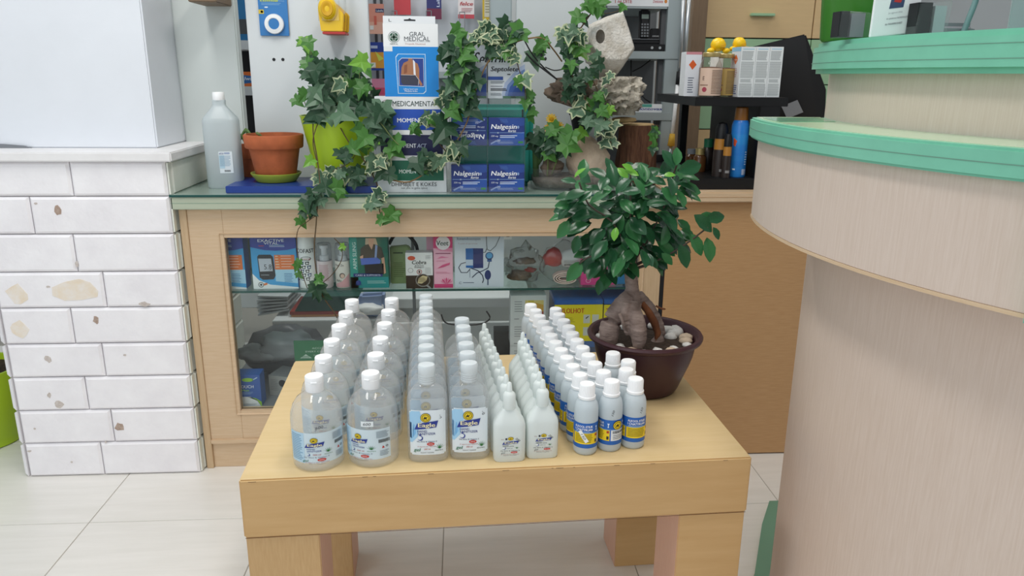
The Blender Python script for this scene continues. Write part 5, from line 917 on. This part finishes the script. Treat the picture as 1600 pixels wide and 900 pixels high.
def tyl(p): p.rect(228, 668, 625, 1010, 'e3d32a'); p.L = 1; p.text('TYLOLHOT', 252, 472, 735, 38, 'c0301f', .045); p.rows(252, 330, 742, 748, 1, '8a7f1c', .6); p.rows(252, 400, 770, 900, 12, 'a59a22', .3, .3); [p.rect(x, y, x + 54, y + 68, 'c9ccc4') for x in (468, 540) for y in (748, 848)]; p.L = 2; p.poly([(484, 775), (508, 758), (512, 764), (490, 782)], '4a4a4a'); p.rect(228, 960, 625, 1010, '4f6ea4')
mat('blue_grey', '56627c', .5); mat('tylol_yellow', 'e3d32a', .45)
for k, lab in enumerate(('yellow TYLOLHOT box on the cabinet floor, left of the pair', 'yellow TYLOLHOT box partly hidden behind the bonsai trunk')):
    t, w, h = low('cold_drink_box', lab, 863 + k * 74, 936 + k * 62, 476, 622, 2.075, .14, 'blue_grey', tyl, (228, 625, 668, 1430), z=FZ, group='cold drink boxes'); t.location.x += .001 * k
    hz = at(900, 476, 2.075).z - FZ; bx('box_lid', 'blue_card', t, -w / 2, w / 2, 0, .14, hz, hz + .014, .001)
mat('drink_card', 'd9dcdf', .45)
def grip(p): p.rect(1035, 600, 1340, 815, 'd9dcdf'); p.L = 1; p.rows(1070, 1150, 648, 750, 5, '9a9ea4', .35); p.rect(1160, 640, 1318, 765, 'e6d07a'); p.L = 2; p.rect(1185, 640, 1235, 730, 'd8c23a'); p.poly([(1245, 660), (1318, 680), (1318, 740), (1260, 720)], 'e0a832'); p.rect(1160, 735, 1318, 768, 'b03a2c'); p.rows(1068, 1110, 795, 805, 1, '6a6e74', .5)
zz = FZ
for k in range(4):
    t, w, h = low('drink_mix_box', ('white drink mix box with a yellow picture, %s of the stack') % ('lowest', 'second from the bottom', 'third from the bottom', 'topmost')[k], 797, 852, 463 + 41, 463 + 82, 2.12, .06, 'drink_card', grip, (1035, 1340, 600, 815), z=zz, group='stack of drink mix boxes'); bxh = t.children[0].dimensions.z
    hgt = at(820, 463, 2.12).z - FZ; hgt /= 4; t.children[0].scale.z = hgt / (at(820, 504, 2.12).z - zz) if True else 1; t.children[1].scale.z = t.children[0].scale.z; zz += hgt + .0002
    if k < 2: t.rotation_euler.z = R(3 * (-1) ** k)
low('dark_book', 'dark flat case leaning behind the drink mix boxes', 772, 800, 517, 600, 2.2, .05, 'dark', None, None, 'case', z=FZ)
# furniture behind the cabinet
BY = 2.62; t = T('back_table', 'white low cabinet with papers behind the display cabinet', 'cabinet', (at(520, 500, BY).x, BY, 0)); zt = at(500, 499, BY).z; X_ = lambda px, py=520: at(px, py, BY).x - t.location.x
bx('top_board', 'white_paint', t, X_(428), X_(618), -.012, .5, zt - .02, zt, .002); bx('front_panel', 'white_paint', t, X_(432), X_(905), .0, .02, .05, zt - .02, .001); bx('plinth_board', 'mid_grey', t, X_(432), X_(905), .03, .05, 0, .05, 0)
z2 = at(700, 457, BY + .1).z; bx('upper_shelf', 'white_paint', t, X_(612), X_(830), .02, .4, z2 - .035, z2, .002); tube('loose_cable', 'dark', t, smooth_path([(X_(690), -.01, z2 - .05), (X_(700), -.012, z2 - .085), (X_(745), -.012, z2 - .09), (X_(765), -.01, z2 - .07), (X_(760), -.01, z2 - .04)], 4), .003, 6)
bx('rear_panel', 'plaster_grey', t, X_(440), X_(905), .5, .52, 0, .78, 0)
mat('folder_green', '22564e', .5); mat('folder_red', '9c3a34', .5); mat('folder_orange', 'c78a58', .5); mat('paper_sheet', 'c9d0d2', .7)
z = zt + .0003
for lab, m_, x0, x1, th in (('orange folder at the bottom of the folder pile', 'folder_orange', 452, 528, .008), ('red folder lying under the green folder', 'folder_red', 450, 530, .012)): 
    t = T('paper_folder', lab, 'folder', (at(490, 495, BY).x, BY + .03, z)); w = at(x1, 495, BY).x - at(x0, 495, BY).x; bx('cover', m_, t, -w / 2, w / 2, 0, .2, 0, th, .001); z += th + .0003
t = T('paper_folder', 'thick dark green folder on top of the red one', 'folder', (at(495, 490, BY).x, BY + .03, z)); MB().slab([(-.085, 0), (.105, 0), (.15, .055), (-.05, .055)], 0, .2).build('cover', 'folder_green', t, bev=.002)
t = T('paper_pile', 'pile of loose pale papers left of the folders', 'paper', (at(432, 478, BY).x - .03, BY + .05, zt + .0003))
for k in range(6): o = bx('sheet', 'paper_sheet', t, -.05, .06, 0, .18, .012 * k, .012 * k + .006, 0); o.rotation_euler = (0, R(-9 + k * 2), R(4 * (-1) ** k)); o.location.z = .008
t = T('white_bag', 'bluish white plastic packet behind the sanitizer caps', 'packet', (at(575, 480, BY).x, BY + .02, zt + .0003)); mat('packet_blue', '9fb2d6', .35); MB().slab([(-.06, 0), (.055, 0), (.058, .09), (-.03, .085)], 0, .06).build('packet_body', 'packet_blue', t, bev=.01); crumple('packet_fold', 'white_gloss', t, (.0, .0, .03), (.055, .03, .022), 4, .3)

# lime pot at the far left edge
a = atz(2, 700, 0); t = T('lime_floor_pot', 'lime green planter at the left edge beside the stone wall', 'pot', (a.x - .075, a.y + .06, 0)); lathe('pot_body', 'lime_pot', t, [(.094, 0), (.099, .004), (.102, .032), (.1055, .036), (.125, .2), (.128, .24), (.12, .24), (.115, .2)], 36); lathe('soil', 'soil', t, [(.117, .22), (.002, .225)], 24)
tube('plant_stem', 'stem', t, [(.06, 0, .22), (.065, 0, .27), (.07, .0, .31)], .009, 8)
# ------------------------------------------------------------------ ivy and other greenery
def leaf_mat(name, a, b, rough=.35, thru=.25):
    m = mat(name, a, rough, col2=b, vscale=60); nt = m.node_tree; L = nt.links.new; bs = nt.nodes['Principled BSDF']; tr = nt.nodes.new('ShaderNodeBsdfTranslucent'); mx = nt.nodes.new('ShaderNodeMixShader'); mx.inputs[0].default_value = thru
    src = bs.inputs['Base Color'].links[0].from_socket; L(src, tr.inputs[0]); L(bs.outputs[0], mx.inputs[1]); L(tr.outputs[0], mx.inputs[2]); L(mx.outputs[0], nt.nodes['Material Output'].inputs[0])
leaf_mat('ivy_dark', '2b4a34', '3a5c42'); leaf_mat('ivy_mid', '487a3a', '5a9044'); leaf_mat('ivy_light', '72a83e', '86bc4a'); leaf_mat('ivy_cream', 'b9c49a', 'ccd4b0'); leaf_mat('ivy_grey', '53735a', '6a8a6c')
leaf_mat('ficus_dark', '1f4a2f', '2c5c3a', .22, .12); leaf_mat('ficus_mid', '33683e', '3f7a48', .22, .15); leaf_mat('ficus_new', '6aa83c', '7cba48', .25, .3)
HALF = [(0, 0), (.13, -.15), (.40, -.13), (.36, .10), (.60, .33), (.29, .40), (.20, .62), (0, 1)]
def ivy_mesh(name, mats, edge, bend, ins=.76):
    out = HALF + [(-x, y) for x, y in HALF[-2:0:-1]]; z = lambda x, y: .16 * abs(x) * bend - .22 * bend * (y - .25) ** 2 + .05 * math.sin(7 * x + 3 * y); cy = .28; m = MB()
    if edge:
        inn = [(x * ins, cy + (y - cy) * ins) for x, y in out]; n = len(out); v = [(x, y, z(x, y)) for x, y in out + inn] + [(0, cy, z(0, cy) - .03)]
        m.add(v, [(i, (i + 1) % n, n + (i + 1) % n, n + i) for i in range(n)], 1); m.f += [(n + i, n + (i + 1) % n, 2 * n) for i in range(n)]; m.mi += [0] * n
    else:
        v = [(x, y, z(x, y)) for x, y in out] + [(0, cy, z(0, cy) - .03)]; n = len(out); m.add(v, [(i, (i + 1) % n, n) for i in range(n)])
    me = bpy.data.meshes.new(name); me.from_pydata(m.v, [], m.f); me.update(); me.polygons.foreach_set('material_index', m.mi)
    for k in mats: me.materials.append(M[k])
    return me
LEAF = {'dark': [ivy_mesh('ivy_leaf', ['ivy_dark'], 0, b) for b in (1, 1.6)], 'mid': [ivy_mesh('ivy_leaf', ['ivy_mid'], 0, b) for b in (1, 1.5)], 'light': [ivy_mesh('ivy_leaf', ['ivy_light'], 0, 1.2)], 'grey': [ivy_mesh('ivy_leaf', ['ivy_grey'], 0, 1.1)], 'var': [ivy_mesh('ivy_leaf', ['ivy_grey', 'ivy_cream'], 1, b) for b in (1, 1.7)] + [ivy_mesh('ivy_leaf', ['ivy_dark', 'ivy_cream'], 1, 1.3, .85)]}
LR = random.Random(11)
def basis(nrm, tip):
    n = Vector(nrm).normalized(); t = Vector(tip); t = (t - n * t.dot(n)).normalized(); x = t.cross(n); return Matrix((x, t, n)).transposed().to_4x4()
def add_leaf(parent, me, pos, size, nrm, tip, name='leaf'):
    o = bpy.data.objects.new(name, me); COL.objects.link(o); o.parent = parent; o.matrix_local = Matrix.Translation(Vector(pos) - parent.location) @ basis(nrm, tip) @ Matrix.Scale(size, 4); return o
def ivy(parent, blobs, zfloor=None):
    for kind, cx, cy, rx, ry, n, sz, Ya, Yb in blobs:
        for i in range(n):
            a = LR.random() * 6.283; q = LR.random() ** .5; x, y = cx + rx * q * math.cos(a), cy + ry * q * math.sin(a); Y = LR.uniform(Ya, Yb)
            k = kind if LR.random() < .8 else LR.choice({'dark': ['mid', 'grey'], 'mid': ['light', 'dark'], 'var': ['grey', 'mid']}[kind]); s = sz * LR.uniform(.68, 1.02) * Y * 1.04 / FPX
            tip = Vector((math.sin(a) * .7 + LR.uniform(-.7, .7), LR.uniform(-.35, .15), -1 + LR.random() * .9)); nrm = Vector((LR.uniform(-.55, .55), -1, LR.uniform(-.1, .75)))
            p = at(x, y, Y); t_ = tip.normalized(); add_leaf(parent, LR.choice(LEAF[k]), p - t_ * s * .4, s, nrm, tip)
def stem(parent, pts, r=.0016, m='stem', k=4, name='stem'): return tube(name, m, parent, [Vector(q) - parent.location for q in smooth_path([at(*q) for q in pts], k)], r, 5)

pc = Vector((-.329, 2.131, BZ)); t = T('potted_ivy', 'trailing ivy with variegated leaves in a lime green pot on the blue box', 'potted plant', pc)
hp = at(530, 180, 2.131).z - BZ
lathe('pot', 'lime_pot', t, [(.055, 0), (.062, .002), (.078, .05), (.104, hp - .004), (.106, hp), (.101, hp), (.097, hp - .02)], 44, cap1=False); lathe('soil', 'soil', t, [(.098, hp - .02), (.05, hp - .012), (.002, hp - .01)], 28); lathe('pot_ring', 'black_soft', t, [(.0665, .012), (.0672, .0128), (.0672, .0142), (.067, .015)], 36)
B_ = 2.03, 2.19
F_ = 1.985, 2.015
H_ = 1.955, 1.982
ivy(t, [('mid', 481, 68, 6, 10, 3, 26) + B_, ('dark', 490, 105, 12, 26, 7, 30) + B_, ('mid', 483, 92, 8, 10, 3, 28) + B_, ('dark', 512, 122, 22, 18, 10, 34) + B_, ('mid', 560, 108, 14, 14, 6, 34) + B_, ('dark', 528, 148, 40, 18, 16, 34) + B_, ('var', 535, 143, 12, 12, 5, 26) + B_, ('dark', 562, 148, 24, 22, 10, 30) + B_, ('mid', 472, 155, 7, 12, 3, 24) + B_, ('dark', 498, 165, 16, 10, 4, 36, 2.03, 2.06),
        ('dark', 500, 185, 14, 10, 3, 38, 2.015, 2.03), ('dark', 548, 183, 12, 8, 3, 40, 2.01, 2.03), ('dark', 592, 182, 16, 14, 5, 40) + F_, ('mid', 562, 222, 18, 14, 6, 34) + F_, ('dark', 592, 212, 18, 12, 6, 34) + F_, ('dark', 546, 248, 14, 10, 3, 30) + F_, ('var', 588, 256, 18, 14, 8, 30) + F_, ('mid', 616, 230, 8, 8, 2, 34) + F_, ('dark', 600, 278, 8, 8, 2, 28) + F_,
        ('var', 517, 278, 26, 10, 8, 28) + F_, ('mid', 524, 298, 10, 7, 2, 38) + H_, ('dark', 500, 303, 16, 8, 4, 30) + H_, ('dark', 556, 276, 12, 10, 4, 28) + F_, ('var', 587, 314, 13, 13, 6, 28) + H_, ('mid', 606, 340, 12, 7, 3, 30) + H_, ('dark', 491, 319, 14, 10, 5, 28) + H_, ('dark', 481, 334, 6, 7, 2, 26) + H_, ('mid', 470, 346, 4, 5, 1, 26) + H_, ('mid', 482, 258, 3, 5, 1, 20) + F_,
        ('mid', 503, 437, 9, 7, 3, 18) + H_, ('dark', 499, 458, 10, 8, 4, 32) + H_, ('mid', 466, 425, 3, 14, 3, 15) + H_, ('mid', 533, 388, 4, 5, 2, 12) + H_])
stem(t, [(500, 172, 2.06), (490, 185, 2.03), (490, 215, 2.018), (496, 250, 2.01), (500, 290, 1.99), (496, 320, 1.972), (494, 350, 1.972), (491, 390, 1.972), (495, 430, 1.972), (503, 460, 1.972), (520, 485, 1.972), (527, 497, 1.972)], .0017)
stem(t, [(505, 175, 2.06), (494, 200, 2.02), (489, 225, 2.015), (498, 262, 2.008)], .0014)
stem(t, [(496, 335, 1.972), (482, 345, 1.972), (466, 358, 1.972), (464, 385, 1.972), (470, 420, 1.972), (480, 450, 1.972)], .0011); stem(t, [(500, 445, 1.972), (520, 428, 1.972), (534, 405, 1.972), (533, 385, 1.972), (522, 372, 1.972)], .0012)
stem(t, [(520, 178, 2.05), (545, 222, 2.02), (565, 245, 2.012), (590, 290, 1.995), (592, 325, 1.972), (600, 345, 1.972)], .0016); stem(t, [(535, 175, 2.1), (515, 140, 2.11), (495, 110, 2.11), (484, 75, 2.1)], .0016, 'stem_green'); stem(t, [(548, 178, 2.1), (560, 140, 2.11), (562, 105, 2.1)], .0016, 'stem_green'); stem(t, [(570, 180, 2.07), (592, 190, 2.0), (612, 215, 2.0), (625, 228, 2.0)], .0014, 'stem_green')
stem(t, [(500, 175, 2.07), (480, 168, 2.06), (474, 150, 2.06)], .0012, 'stem_green'); stem(t, [(530, 275, 2.0), (520, 268, 2.0), (545, 255, 2.0), (556, 240, 2.0)], .0012)

# second ivy: over the acrylic stand, from the rocks
t = T('trailing_ivy', 'long ivy trailing over the acrylic stand and the medicine display', 'ivy', at(745, 295, 2.0)); A_ = 1.98, 2.005
ivy(t, [('mid', 714, 62, 10, 14, 5, 32) + A_, ('dark', 706, 88, 14, 14, 6, 32) + A_, ('mid', 727, 84, 10, 10, 4, 30) + A_, ('dark', 723, 115, 14, 18, 6, 36) + A_, ('mid', 714, 118, 8, 8, 2, 36) + A_, ('dark', 736, 132, 9, 14, 4, 34) + A_, ('dark', 705, 148, 12, 16, 5, 30) + A_, ('dark', 733, 165, 10, 16, 4, 38) + A_, ('mid', 718, 172, 10, 12, 4, 32) + A_,
        ('var', 752, 53, 18, 9, 8, 24) + A_, ('var', 774, 58, 14, 9, 6, 26) + A_, ('dark', 792, 50, 14, 10, 7, 30) + A_, ('dark', 805, 58, 10, 7, 3, 34) + A_, ('var', 786, 74, 12, 12, 5, 26) + A_, ('dark', 772, 80, 12, 8, 4, 26) + A_, ('var', 797, 92, 8, 8, 3, 22) + A_, ('var', 742, 66, 8, 7, 3, 22) + A_, ('mid', 845, 74, 12, 9, 5, 24, 2.02, 2.08), ('dark', 837, 88, 6, 8, 2, 32, 2.02, 2.06), ('var', 818, 130, 7, 14, 3, 28) + A_, ('mid', 824, 158, 8, 14, 4, 26, 2.0, 2.06), ('mid', 832, 182, 8, 8, 2, 22, 2.02, 2.06),
        ('var', 697, 160, 10, 10, 6, 22) + A_, ('var', 674, 188, 16, 8, 8, 22) + A_, ('mid', 652, 200, 8, 4, 3, 20) + A_, ('dark', 690, 212, 10, 7, 3, 44) + A_, ('var', 706, 240, 16, 8, 7, 26) + A_, ('var', 686, 255, 16, 8, 6, 26) + A_, ('mid', 722, 230, 9, 7, 3, 30) + A_, ('dark', 656, 252, 8, 12, 3, 32) + A_, ('mid', 668, 268, 8, 6, 2, 24) + A_])
stem(t, [(878, 96, 2.08), (865, 78, 2.06), (848, 60, 2.03), (822, 61, 2.0), (797, 70, 2.0), (768, 90, 2.0), (752, 118, 2.0), (740, 150, 2.0), (730, 190, 2.0), (714, 220, 2.0), (698, 245, 2.0), (672, 265, 2.0), (640, 284, 2.0), (612, 281, 2.0)], .0021, 'stem_brown') if 'stem_brown' in M else (mat('stem_brown', '8f7350', .8), stem(t, [(878, 96, 2.08), (865, 78, 2.06), (848, 60, 2.03), (822, 61, 2.0), (797, 70, 2.0), (768, 90, 2.0), (752, 118, 2.0), (740, 150, 2.0), (730, 190, 2.0), (714, 220, 2.0), (698, 245, 2.0), (672, 265, 2.0), (640, 284, 2.0), (612, 281, 2.0)], .0021, 'stem_brown'))
stem(t, [(820, 64, 2.0), (832, 85, 2.03), (850, 106, 2.06), (868, 122, 2.08)], .0019, 'dark'); stem(t, [(822, 83, 2.02), (836, 98, 2.04), (858, 115, 2.06), (870, 124, 2.08)], .0024, 'dark'); stem(t, [(852, 105, 2.06), (866, 110, 2.07), (880, 108, 2.08)], .0016, 'dark'); stem(t, [(700, 240, 2.0), (682, 215, 2.0), (695, 190, 2.0), (715, 172, 2.0)], .0016); stem(t, [(720, 175, 2.0), (712, 130, 2.0), (722, 90, 2.0), (716, 55, 2.0)], .0016, 'stem_green'); stem(t, [(808, 98, 2.0), (812, 112, 2.0), (818, 128, 2.0), (822, 155, 2.02)], .0013)
for x, y in ((846, 86), (852, 92), (849, 82)): rock('dry_bud', 'dark', t, at(x, y, 2.045) - t.location, (.004, .003, .005), 4, sub=1)

t = T('rock_ivy', 'ivy climbing over the stone pile beneath the drilled block', 'ivy', at(915, 200, 2.05)); C_ = 2.03, 2.075; R_ = 2.055, 2.09
ivy(t, [('mid', 928, 10, 13, 8, 6, 28) + R_, ('dark', 903, 34, 7, 9, 2, 28) + R_, ('var', 888, 55, 12, 9, 6, 26) + C_, ('var', 906, 60, 7, 9, 3, 24) + C_, ('dark', 884, 76, 9, 16, 5, 30) + C_, ('mid', 900, 82, 7, 6, 2, 40) + C_, ('dark', 888, 108, 9, 14, 5, 28) + C_, ('dark', 904, 128, 20, 13, 9, 24) + C_, ('dark', 893, 144, 12, 10, 5, 26) + C_, ('var', 931, 92, 7, 7, 2, 24) + C_, ('dark', 930, 106, 7, 7, 2, 24) + C_, ('var', 904, 165, 6, 10, 2, 30) + C_, ('mid', 936, 153, 10, 9, 4, 22) + C_, ('var', 949, 132, 6, 18, 3, 22) + C_, ('mid', 946, 172, 8, 7, 3, 22) + C_, ('dark', 922, 190, 12, 7, 5, 26) + C_, ('var', 945, 199, 13, 10, 7, 28) + C_, ('var', 955, 226, 8, 9, 4, 26) + C_, ('mid', 928, 170, 9, 9, 3, 24) + C_, ('mid', 1021, 214, 3, 10, 3, 20) + R_, ('mid', 1020, 232, 3, 5, 2, 18) + R_, ('mid', 972, 14, 4, 6, 2, 14, 2.1, 2.14)])
stem(t, [(925, 172, 2.07), (905, 140, 2.06), (890, 105, 2.06), (893, 70, 2.06), (910, 40, 2.07), (928, 15, 2.08)], .002); stem(t, [(955, 226, 2.06), (948, 195, 2.06), (938, 150, 2.06), (925, 120, 2.06), (932, 95, 2.06)], .0015); stem(t, [(935, 22, 2.09), (955, 20, 2.11), (972, 15, 2.12)], .001)
t = T('dish_plant', 'broad-leaved green seedlings growing in the glass dish', 'plant', at(855, 275, 2.06)); ivy(t, [('dark', 850, 230, 18, 12, 8, 30, 2.04, 2.08), ('mid', 870, 214, 10, 10, 4, 28, 2.05, 2.08), ('mid', 889, 224, 8, 10, 2, 44, 2.03, 2.05), ('dark', 836, 214, 8, 10, 4, 24, 2.05, 2.08), ('mid', 906, 214, 5, 5, 2, 24, 2.05, 2.07), ('dark', 870, 238, 14, 8, 4, 28, 2.03, 2.06)])
stem(t, [(855, 275, 2.07), (856, 250, 2.065), (852, 225, 2.06)], .002, 'stem_green'); stem(t, [(862, 272, 2.07), (875, 240, 2.06), (888, 222, 2.05)], .0018, 'stem_green')

# ------------------------------------------------------------------ ginseng ficus bonsai on the table
mat('pot_brown', '40242a', .4); mat('ficus_bark', '6f5d55', .75, col2='97857c', vscale=30, stretch=(1, 1, 3), bump=.5, bscale=90); mat('ficus_bark_raw', '8a5330', .8, col2='5a3420', vscale=40, stretch=(1, 1, .4), bump=.6, bscale=60); mat('pebble', 'c9c4bd', .6, col2='e2dfda', vscale=60)
PX, PY = .362, 1.412; t = T('ficus_bonsai', 'ginseng ficus bonsai with glossy dark leaves in a brown bowl', 'bonsai', (PX, PY, TH + .0003)); O_ = t.location
lathe('pot', 'pot_brown', t, [(.062, 0), (.067, .002), (.072, .01), (.092, .062), (.097, .078), (.1, .096), (.1005, .104), (.107, .106), (.113, .110), (.1145, .115), (.112, .119), (.106, .119), (.101, .114), (.098, .09)], 56, cap1=False)
lathe('soil', 'soil', t, [(.0985, .095), (.06, .102), (.002, .103)], 32)
SZ_ = TH + .102
def tree(pts): return [(at(x, y, Y) - O_, r_ * .00122) for x, y, Y, r_ in pts]
tm = MB()
for ch in ([(984, 405, 1.40, 10), (985, 425, 1.40, 10), (987, 448, 1.40, 11.5), (989, 468, 1.40, 15), (988, 482, 1.40, 15)], [(984, 462, 1.395, 13), (968, 482, 1.39, 16), (955, 506, 1.385, 18), (951, 530, 1.38, 16), (955, 550, 1.385, 10)], [(988, 474, 1.38, 12), (994, 498, 1.358, 13), (997, 516, 1.35, 15), (998, 534, 1.35, 12), (997, 552, 1.355, 6)], [(980, 474, 1.372, 8), (976, 492, 1.362, 8), (977, 508, 1.358, 6), (981, 524, 1.356, 3)], [(996, 462, 1.405, 11), (1012, 478, 1.41, 11), (1026, 500, 1.41, 9), (1032, 522, 1.41, 9), (1024, 540, 1.40, 12), (1018, 552, 1.4, 10)]):
    pr_ = tree(ch); P_ = smooth_path([p for p, r_ in pr_], 3); rr = [];
    for i in range(len(P_)): u = i / 3; a_ = min(int(u), len(pr_) - 2); f_ = u - a_; rr.append(pr_[a_][1] * (1 - f_) + pr_[a_ + 1][1] * f_)
    tm.tube(P_, [q_ * .93 for q_ in rr], 14)
tr = tm.build('trunk', 'ficus_bark', t, smooth=True); md = tr.modifiers.new('r', 'REMESH'); md.mode = 'VOXEL'; md.voxel_size = .0024; md.use_smooth_shade = True; bpy.context.view_layer.update()
me = bpy.data.meshes.new_from_object(tr.evaluated_get(bpy.context.evaluated_depsgraph_get())); tr.modifiers.clear(); tr.data = me
for v in me.vertices: v.co += v.normal * (.0014 * noise.noise(v.co * 60) + .00025 * math.sin(v.co.z * 700))
for p in me.polygons: p.use_smooth = True
tube('torn_bark', 'ficus_bark_raw', t, [at(x, y, Y) - O_ for x, y, Y in ((1003, 472, 1.398), (1014, 488, 1.402), (1023, 504, 1.404), (1028, 520, 1.404), (1024, 538, 1.395))], [.005, .008, .0085, .007, .005], 10); tube('root_twig', 'ficus_bark_raw', t, smooth_path([at(x, y, 1.40) - O_ for x, y in ((1025, 478), (1033, 482), (1040, 483))], 3), [.0022] * 6 + [.0008], 6); tube('root_twig', 'ficus_bark', t, [at(x, y, 1.345) - O_ for x, y in ((968, 490), (973, 503), (980, 518))], [.003, .0026, .0012], 6)
pr = random.Random(5)
for k in range(22):
    a = 2 * math.pi * k / 22 + pr.uniform(-.1, .1); rd = .086 - .012 * (k % 2) * pr.random(); s = pr.uniform(.008, .013); o = rock('pebble', 'pebble' if k % 3 else 'rock_beige', t, (rd * math.cos(a), rd * math.sin(a), .104), (s * 1.25, s, s * .75), k + 50, rough=.12, sub=2, fine=.03); o.rotation_euler.z = a
for k in range(6): o = rock('pebble', 'pebble', t, (.055 + .025 * pr.random(), .005 + .05 * pr.random(), .104), (.013, .01, .009), k + 90, rough=.14, sub=2, fine=.03)
fm = []
for mt in ('ficus_dark', 'ficus_mid', 'ficus_new'):
    m = MB(); pr_ = [(0, .02), (.18, .19), (.45, .285), (.72, .23), (.92, .09), (1, 0)]; n = len(pr_); v = []
    for y, w_ in pr_: z0 = -.16 * (y - .3) ** 2; v += [(-w_, y, z0 + .25 * w_), (-w_ * .5, y, z0 + .16 * w_), (0, y, z0), (w_ * .5, y, z0 + .16 * w_), (w_, y, z0 + .25 * w_)]
    me = bpy.data.meshes.new('ficus_leaf'); me.from_pydata(v, [], [(i * 5 + j, i * 5 + j + 1, i * 5 + j + 6, i * 5 + j + 5) for i in range(n - 1) for j in range(4)]); me.update(); me.materials.append(M[mt])
    for p in me.polygons: p.use_smooth = True
    fm.append(me)
CC = at(985, 345, 1.40); mat('ficus_twig', '4a4038', .8)
def fleaf(x, y, Y, sz, kind=None, tip=None, nrm=None):
    p = at(x, y, Y); out = (p - CC); out = out.normalized() if out.length > .001 else Vector((0, -1, 0)); tip = tip or (out + Vector((LR.uniform(-.6, .6), LR.uniform(-.4, .3), LR.uniform(-.75, .35)))); nrm = nrm or Vector((out.x * .5 + LR.uniform(-.5, .5), -.65 + LR.uniform(-.3, .3), .75 + LR.uniform(-.4, .4)))
    s = sz * .00118; tn = Vector(tip).normalized(); k = kind if kind is not None else (0 if LR.random() < .66 else 1); add_leaf(t, fm[k], p - tn * s * .35, s, nrm, tip)
for cx, cy, rx, ry, n, sz in ((906, 320, 26, 48, 34, 34), (980, 295, 48, 38, 44, 36), (1045, 290, 38, 40, 34, 37), (950, 368, 52, 40, 46, 40), (1018, 356, 48, 44, 44, 38), (953, 412, 34, 24, 26, 38), (1002, 404, 32, 18, 18, 32), (1058, 372, 26, 20, 14, 34)):
    for i in range(n):
        a = LR.random() * 6.283; q = LR.random() ** .5; Y = 1.40 + .085 * LR.uniform(-1, 1) * (1 - .55 * q); fleaf(cx + rx * q * math.cos(a), cy + ry * q * math.sin(a), Y, sz * LR.uniform(.75, 1.15))
for x, y, sz in ((1000, 268, 24), (988, 262, 20), (978, 272, 22), (908, 262, 22), (1042, 270, 18), (961, 361, 22)): fleaf(x, y, 1.32, sz, 2)
for x, y, sz, tx, tz in ((1095, 345, 40, .8, -.7), (1115, 340, 36, 1, .3), (1100, 343, 34, .8, .6), (1085, 378, 38, .45, -1), (1105, 385, 40, .05, -1), (1065, 395, 40, .25, -1), (1117, 362, 22, .4, -1), (1040, 402, 26, .7, -.7), (1020, 408, 22, .5, -1), (1075, 262, 44, .8, .35), (1050, 252, 34, -.4, 1), (1060, 248, 30, .2, 1), (882, 355, 34, -.6, -.8), (884, 320, 28, -1, -.1), (900, 420, 40, -.6, -.7), (935, 445, 26, -.1, -1), (912, 268, 34, .3, 1), (900, 378, 30, -.3, -1)): fleaf(x, y, 1.36, sz, None, (tx, -.15, tz), (.2, -1, .45))
for q_ in ([(985, 412, 1.4), (975, 380, 1.39), (955, 345, 1.38), (920, 320, 1.38), (905, 285, 1.38)], [(985, 412, 1.4), (985, 360, 1.4), (985, 310, 1.38), (985, 270, 1.36)], [(988, 412, 1.4), (1010, 375, 1.41), (1035, 330, 1.4), (1050, 280, 1.39), (1060, 250, 1.38)], [(992, 420, 1.4), (1015, 412, 1.39), (1050, 395, 1.37), (1080, 375, 1.36), (1106, 355, 1.36)], [(980, 415, 1.4), (955, 405, 1.37), (925, 400, 1.36), (905, 412, 1.36)], [(990, 415, 1.4), (1020, 400, 1.44), (1040, 370, 1.45)]): tube('branch', 'ficus_twig', t, [v - O_ for v in smooth_path([at(*k) for k in q_], 3)], [.003] * 4 + [.0018] * (3 * (len(q_) - 1) - 3), 6)
